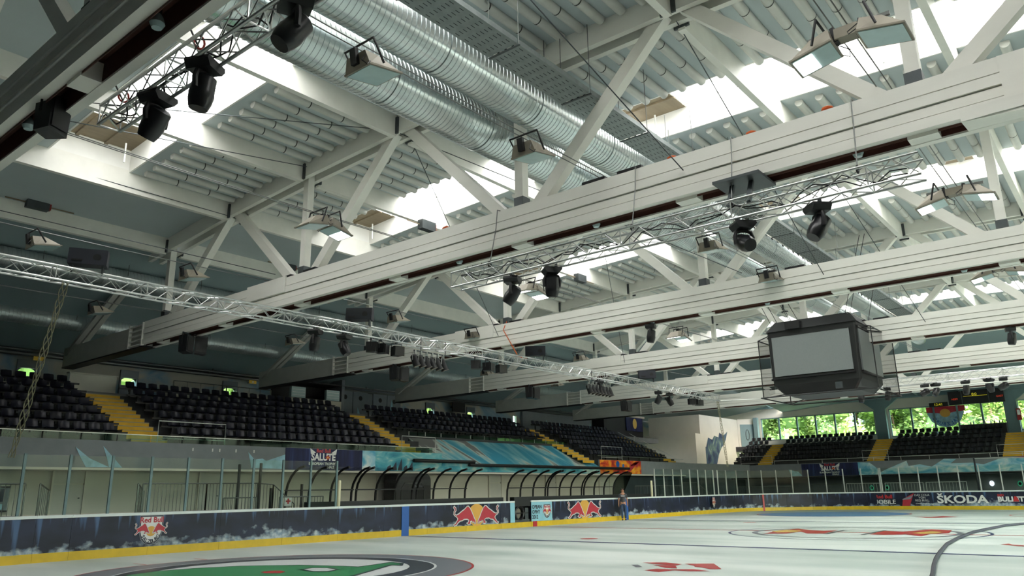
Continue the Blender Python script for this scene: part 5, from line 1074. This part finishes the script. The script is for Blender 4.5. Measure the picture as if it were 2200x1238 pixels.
for sx in (1, -1):
    h0 = (.25*sx, -.05, .80)
    for k in range(4): skin_obj('finger', [(h0[0]-.005*sx, h0[1]-.03+.02*k, h0[2]), (h0[0]-.005*sx, h0[1]-.035+.021*k, h0[2]-.05), (h0[0]-.018*sx, h0[1]-.035+.021*k, h0[2]-.085+.008*abs(k-1.5))], [(0, 1), (1, 2)], [.0095, .009, .008], 'skin', body, 1)
    skin_obj('thumb', [(h0[0]-.01*sx, h0[1]-.035, h0[2]+.03), (h0[0]-.015*sx, h0[1]-.06, h0[2]), (h0[0]-.02*sx, h0[1]-.065, h0[2]-.03)], [(0, 1), (1, 2)], [.011, .010, .009], 'skin', body, 1)
MB().lathe([(.004, 0), (.014, .012), (.016, .03), (.008, .05)], 8, (0, -.105, 1.60), (0, .2, 1)).build('nose', 'skin', body, True)
for sx in (1, -1): MB().lathe([(.012, 0), (.012, .006)], 8, (.03*sx, -.094, 1.655), (0, -1, 0)).build('eye', 'black', body); MB().lathe([(.022, 0), (.026, .012), (.015, .02)], 8, (.075*sx, .0, 1.63), (sx, 0, 0)).build('ear', 'skin', body, True)
B(-.024, .024, -.098, -.088, 1.572, 1.58).build('mouth', 'shirt_red', body)
skin_obj('t_shirt', [(0, 0, .93), (0, .01, 1.12), (0, 0, 1.30), (0, 0, 1.43), (0, 0, 1.475), (.18, 0, 1.40), (.225, .01, 1.22), (-.18, 0, 1.40), (-.225, .01, 1.22)], [(0, 1), (1, 2), (2, 3), (3, 4), (3, 5), (5, 6), (3, 7), (7, 8)], [(.175, .135), (.165, .125), (.18, .135), (.12, .095), .07, .075, .068, .075, .068], 'shirt', pr)
skin_obj('jeans', [(0, 0, .98), (0, 0, .92), (.10, 0, .86), (.11, -.02, .50), (.10, .02, .09), (-.10, 0, .86), (-.08, -.05, .50), (-.07, -.04, .09)], [(0, 1), (1, 2), (2, 3), (3, 4), (1, 5), (5, 6), (6, 7)], [(.165, .125), (.17, .13), .10, .08, .065, .10, .08, .065], 'jeans', pr, root=1)
for a, c in (((.10, .04, .045), (.115, -.15, .035)), ((-.07, -.02, .045), (-.085, -.21, .035))): skin_obj('shoe', [a, c], [(0, 1)], [(.05, .045), (.042, .032)], 'shoe', pr)
skin_obj('hair', [(0, .05, 1.60), (0, .035, 1.70), (0, -.03, 1.745), (.06, .03, 1.66), (-.06, .03, 1.66), (0, .06, 1.53)], [(0, 1), (1, 2), (1, 3), (1, 4), (0, 5)], [.075, .085, .06, .045, .045, .05], 'hair', pr)
MB().poly([(-.12, -.155, 1.36), (.12, -.155, 1.36), (.10, -.16, 1.31), (-.10, -.16, 1.31)]).build('chest_print', 'print_white', pr)

# ---------------------------------------------------------------- hose on the ice, hanging ropes
cable('dark rubber hose lying in a curve across the ice', [(-20, -6.6, .05), (-17, -6.0, .05), (-14.11, -5.49, .05), (-12.3, -5.15, .05), (-10.72, -4.88, .05), (-8.65, -4.57, .05), (-5.73, -4.18, .05), (-2.87, -3.95, .05), (.72, -3.79, .05), (3.08, -3.87, .05), (6.23, -4.06, .05), (8.09, -4.49, .05), (10.5, -5.4, .05)], .045, 'hose', 'hose', 'rubber_hose', None, 10)
def twist(label, p, q, r_=.05):
    t = thing('net_rope', label, 'rope', p, 'hanging net ropes'); a = Vector(p); b_ = Vector(q); n_ = 44
    for k in range(4):
        pts = []
        for i in range(n_+1):
            f = i/n_; c = a.lerp(b_, f); w_ = r_*(.5+.5*abs(math.sin(f*9+1)))+.008; an_ = f*22+k*pi/2
            pts.append((c.x+w_*math.cos(an_), c.y+w_*math.sin(an_), c.z))
        MB().tube(pts, .011, 5).build('strand', 'rope', t, True)
twist('bundled net rope hanging from the long truss at the far left', (-24.95, 8.2, 6.15), (-25.35, 8.6, 2.5), .06); twist('bundled net rope hanging at the far end of the long truss', (7.3, 8.2, 6.2), (7.3, 7.95, 2.75), .05)
cable('white rail tube crossing high in front of the far stand', [(7.3, 8.2, 6.15), (8.3, 2, 6.0), (8.9, -9, 6.05)], .03, 'rail_white', 'tube', 'rail_tube', None, 6)
# signs and extinguisher on the upper left wall
for (x, z, w_, m_, lb) in ((-20.7, 7.44, .22, 'fire_red', 'small red square sign on the upper left wall'), (-18.9, 7.42, .42, 'exit_sign', 'glowing exit sign above the leftmost upper window'), (-8.6, 7.42, .42, 'exit_sign', 'glowing exit sign right of the third upper window'), (-.7, 8.12, .3, 'exit_sign', 'glowing exit sign above the grey double doors')):
    q = thing('wall_sign', lb, 'sign', (x, 27.1, z), 'signs on the upper wall'); B(x-w_/2, x+w_/2, 27.0, 27.04, z, z+.17).build('plate', m_, q); B(x-.1*w_, x+.1*w_, 26.99, 27.0, z+.04, z+.13).build('symbol', 'print_white', q); B(x-.02, x+.02, 27.04, 27.5, z+.06, z+.1).build('arm', 'steel_dark', q)
q = thing('fire_extinguisher', 'red fire extinguisher on the upper left wall beside a window', 'extinguisher', (-20.4, 27.3, 6.7)); MB().lathe([(.07, 0), (.085, .03), (.085, .45), (.03, .55)], 10, (-20.4, 27.35, 6.7)).build('cylinder', 'fire_red', q, True); B(-20.44, -20.36, 27.3, 27.4, 7.25, 7.33).build('valve', 'black', q); MB().tube([(-20.4, 27.32, 7.28), (-20.28, 27.3, 7.1), (-20.28, 27.3, 6.85)], .012, 5).build('hose', 'black', q)
for k, (x, z) in enumerate(((7.0, 7.0),)):
    q = thing('wall_monitor', 'dark flat screen hanging above the walkway of the left stand', 'monitor', (x, 26.8, 7.0)); B(x-.6, x+.6, 26.7, 26.8, 6.95, 7.6).build('screen', 'black', q); B(x-.04, x+.04, 26.8, 27.5, 7.3, 7.36).build('arm', 'steel_dark', q)
# lamps glowing in the dark passage behind the far boards
for i, (y, mm, z, lb) in enumerate(((.6, 'lamp_lit2', 1.7, 'bright white lamp seen behind the far boards'), (-1.2, 'lamp_green', 1.65, 'green ring window glowing behind the far boards, rightmost'), (9.2, 'lamp_green', 1.5, 'green ring window glowing behind the far boards, leftmost'), (8.0, 'lamp_green', 1.5, 'green ring window glowing behind the far boards, second from left'))):
    if 'lamp_green' not in M: mat('lamp_green', (60, 170, 130), .5, var=0, emit=.35); mat('lamp_lit2', (240, 244, 255), .5, var=0, emit=1.5)
    q = thing('passage_lamp', lb, 'lamp', (37.9, y, z), 'passage lamps'); MB().tube([(37.95, y+.13*math.cos(a), z+.17*math.sin(a)) for a in [2*pi*k/16 for k in range(17)]], .03, 6, False).build('ring', mm, q, True); MB().lathe([(.10, 0), (.09, .03)], 14, (37.98, y, z), (-1, 0, 0)).build('glass', 'black' if mm == 'lamp_green' else mm, q)
gt = thing('goal_post_rack', 'tall post with an arm standing behind the far boards at the right', 'post', (32, .6, .2)); MB().cyl((32, .6, .2), (32, .6, 3.45), .06, n=8).build('post', 'steel_navy', gt); MB().tube([(32, .6, 3.4), (32, -.6, 3.4), (32, -2.4, 3.35)], .03, 6).build('arm', 'rail_white', gt)

# ---------------------------------------------------------------- trees outside
struct('ground_outside', B(42.4, 75, -40, 48, -.5, 0), 'grass'); struct('ground_outside_left', B(-40, 42, 28, 50, 4.6, 5.0), 'grass')
def tree(label, x, y, z0, h_, r_, mn, seed, n_=1500, ls=.34):
    rr = random.Random(seed); t = thing('tree', label, 'tree', (x, y, z0), 'trees outside'); mb = MB()
    bl = [(rr.uniform(-.6, .6)*r_, rr.uniform(-.6, .6)*r_, h_*rr.uniform(.42, .9), r_*rr.uniform(.35, .55)) for _ in range(12)]
    for i in range(n_):
        bx, by, bz, br_ = bl[i % 12]; d = Vector((rr.gauss(0, 1), rr.gauss(0, 1), rr.gauss(0, 1))).normalized()*br_*rr.uniform(.75, 1.05)
        c = Vector((x+bx, y+by, z0+bz))+d; u = Vector((rr.gauss(0, 1), rr.gauss(0, 1), rr.gauss(0, .5))).normalized(); v = u.cross(d).normalized(); u = u*ls*rr.uniform(.5, 1); v = v*ls*rr.uniform(.4, .8)
        mb.add([c-u, c-v*.6, c+u, c+v*.6], [(0, 1, 2, 3)])
    mb.build('crown', mn, t); MB().tube([(x, y, z0), (x+.1, y, z0+h_*.4), (x-.1, y+.1, z0+h_*.75)], 0, 8, True, [.24, .18, .08]).build('trunk', 'bark', t, True)
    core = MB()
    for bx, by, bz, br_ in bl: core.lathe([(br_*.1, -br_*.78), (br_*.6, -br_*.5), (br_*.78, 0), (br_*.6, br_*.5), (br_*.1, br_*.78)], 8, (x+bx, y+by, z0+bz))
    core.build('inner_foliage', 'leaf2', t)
for i in range(11): tree('leafy green tree outside the far windows, %s from the left' % ['first', 'second', 'third', 'fourth', 'fifth', 'sixth', 'seventh', 'eighth', 'ninth', 'tenth', 'eleventh'][i], 50+2.2*((i*5) % 3), 29-4.6*i, 0, 12.5+1.5*((i*3) % 4)*.5, 3.6, 'leaf%d' % (i % 2), 20+i, 2600, .30)
for i in range(12): tree('leafy green tree in the back row outside the far windows, %s from the left' % ['first', 'second', 'third', 'fourth', 'fifth', 'sixth', 'seventh', 'eighth', 'ninth', 'tenth', 'eleventh', 'twelfth'][i], 57+1.5*((i*5) % 3), 34-4.6*i, 0, 15, 3.9, 'leaf%d' % ((i+1) % 2), 90+i, 1800, .42)
for i, x in enumerate((-24, -18, -13, 3, 8, 15)): tree('leafy tree outside the small upper windows, %s from the camera' % ORD[i], x+6, 36, 4.9, 7, 3.2, 'leaf%d' % (i % 2), 60+i, 700, .4)
# ---------------------------------------------------------------- small things along the left wall and on the ice
for x in (-20.98, -19.29):
    imark('hash_mark', [(x-.03, 11.45), (x+.03, 11.45), (x+.03, 12.15), (x-.03, 12.15)], 'line_red', .006)
q = thing('notice_board', 'dark framed notice board on the white wall at the far left', 'notice board', (-22.3, 19.95, 1.3)); B(-23.1, -21.6, 19.9, 19.97, 1.3, 2.1).build('panel', 'steel_door', q)
for z in (1.3, 2.06): B(-23.12, -21.58, 19.88, 19.98, z, z+.05).build('frame', 'black', q)
B(-22.9, -21.75, 19.89, 19.9, 1.62, 2.02).build('poster', 'print_ink', q); B(-22.9, -21.75, 19.89, 19.9, 1.38, 1.55).build('poster', 'ice_print', q)
for x, zt, lb in ((-15.0, 2.82, 'tall black post behind the rink glass, nearer of two'), (-14.1, 2.88, 'tall black post behind the rink glass, farther of two'), (-13.6, 1.96, 'short dark post left of the nearer bench shelter'), (-12.2, 2.1, 'short dark post inside the first bay of the nearer bench shelter')):
    q = thing('black_post', lb, 'post', (x, 17.2, 1.1), 'dark posts'); z0 = 1.1 if x < -12.8 else .25
    B(x-.035, x+.035, 17.16, 17.24, z0, zt).build('shaft', 'black', q); B(x-.09, x+.09, 17.1, 17.3, z0, z0+.02).build('base_plate', 'steel_dark', q)
q = thing('first_aid_sign', 'small white sign with a red cross on the low railing', 'sign', (-13.2, 16.56, 1.3)); B(-13.42, -13.1, 16.54, 16.56, 1.28, 1.6).build('plate', 'print_white', q)
B(-13.29, -13.23, 16.53, 16.54, 1.36, 1.56).build('cross_bar', 'line_red', q); B(-13.36, -13.16, 16.53, 16.54, 1.43, 1.49).build('cross_bar', 'line_red', q)
q = thing('loose_flap', 'white boarded flap hanging open under the right end of the second truss', 'flap', (-18.9, -8.6, 6.9)); MB().hexa([(-19.0, -10.6, 6.62), (-18.3, -10.6, 6.9), (-18.3, -7.8, 6.92), (-19.0, -7.8, 6.80), (-19.0, -10.6, 6.66), (-18.3, -10.6, 6.94), (-18.3, -7.8, 6.96), (-19.0, -7.8, 6.84)]).build('board', 'timber', q); B(-19.02, -18.98, -10.6, -7.8, 6.80, 6.98).build('edge_strip', 'timber', q)
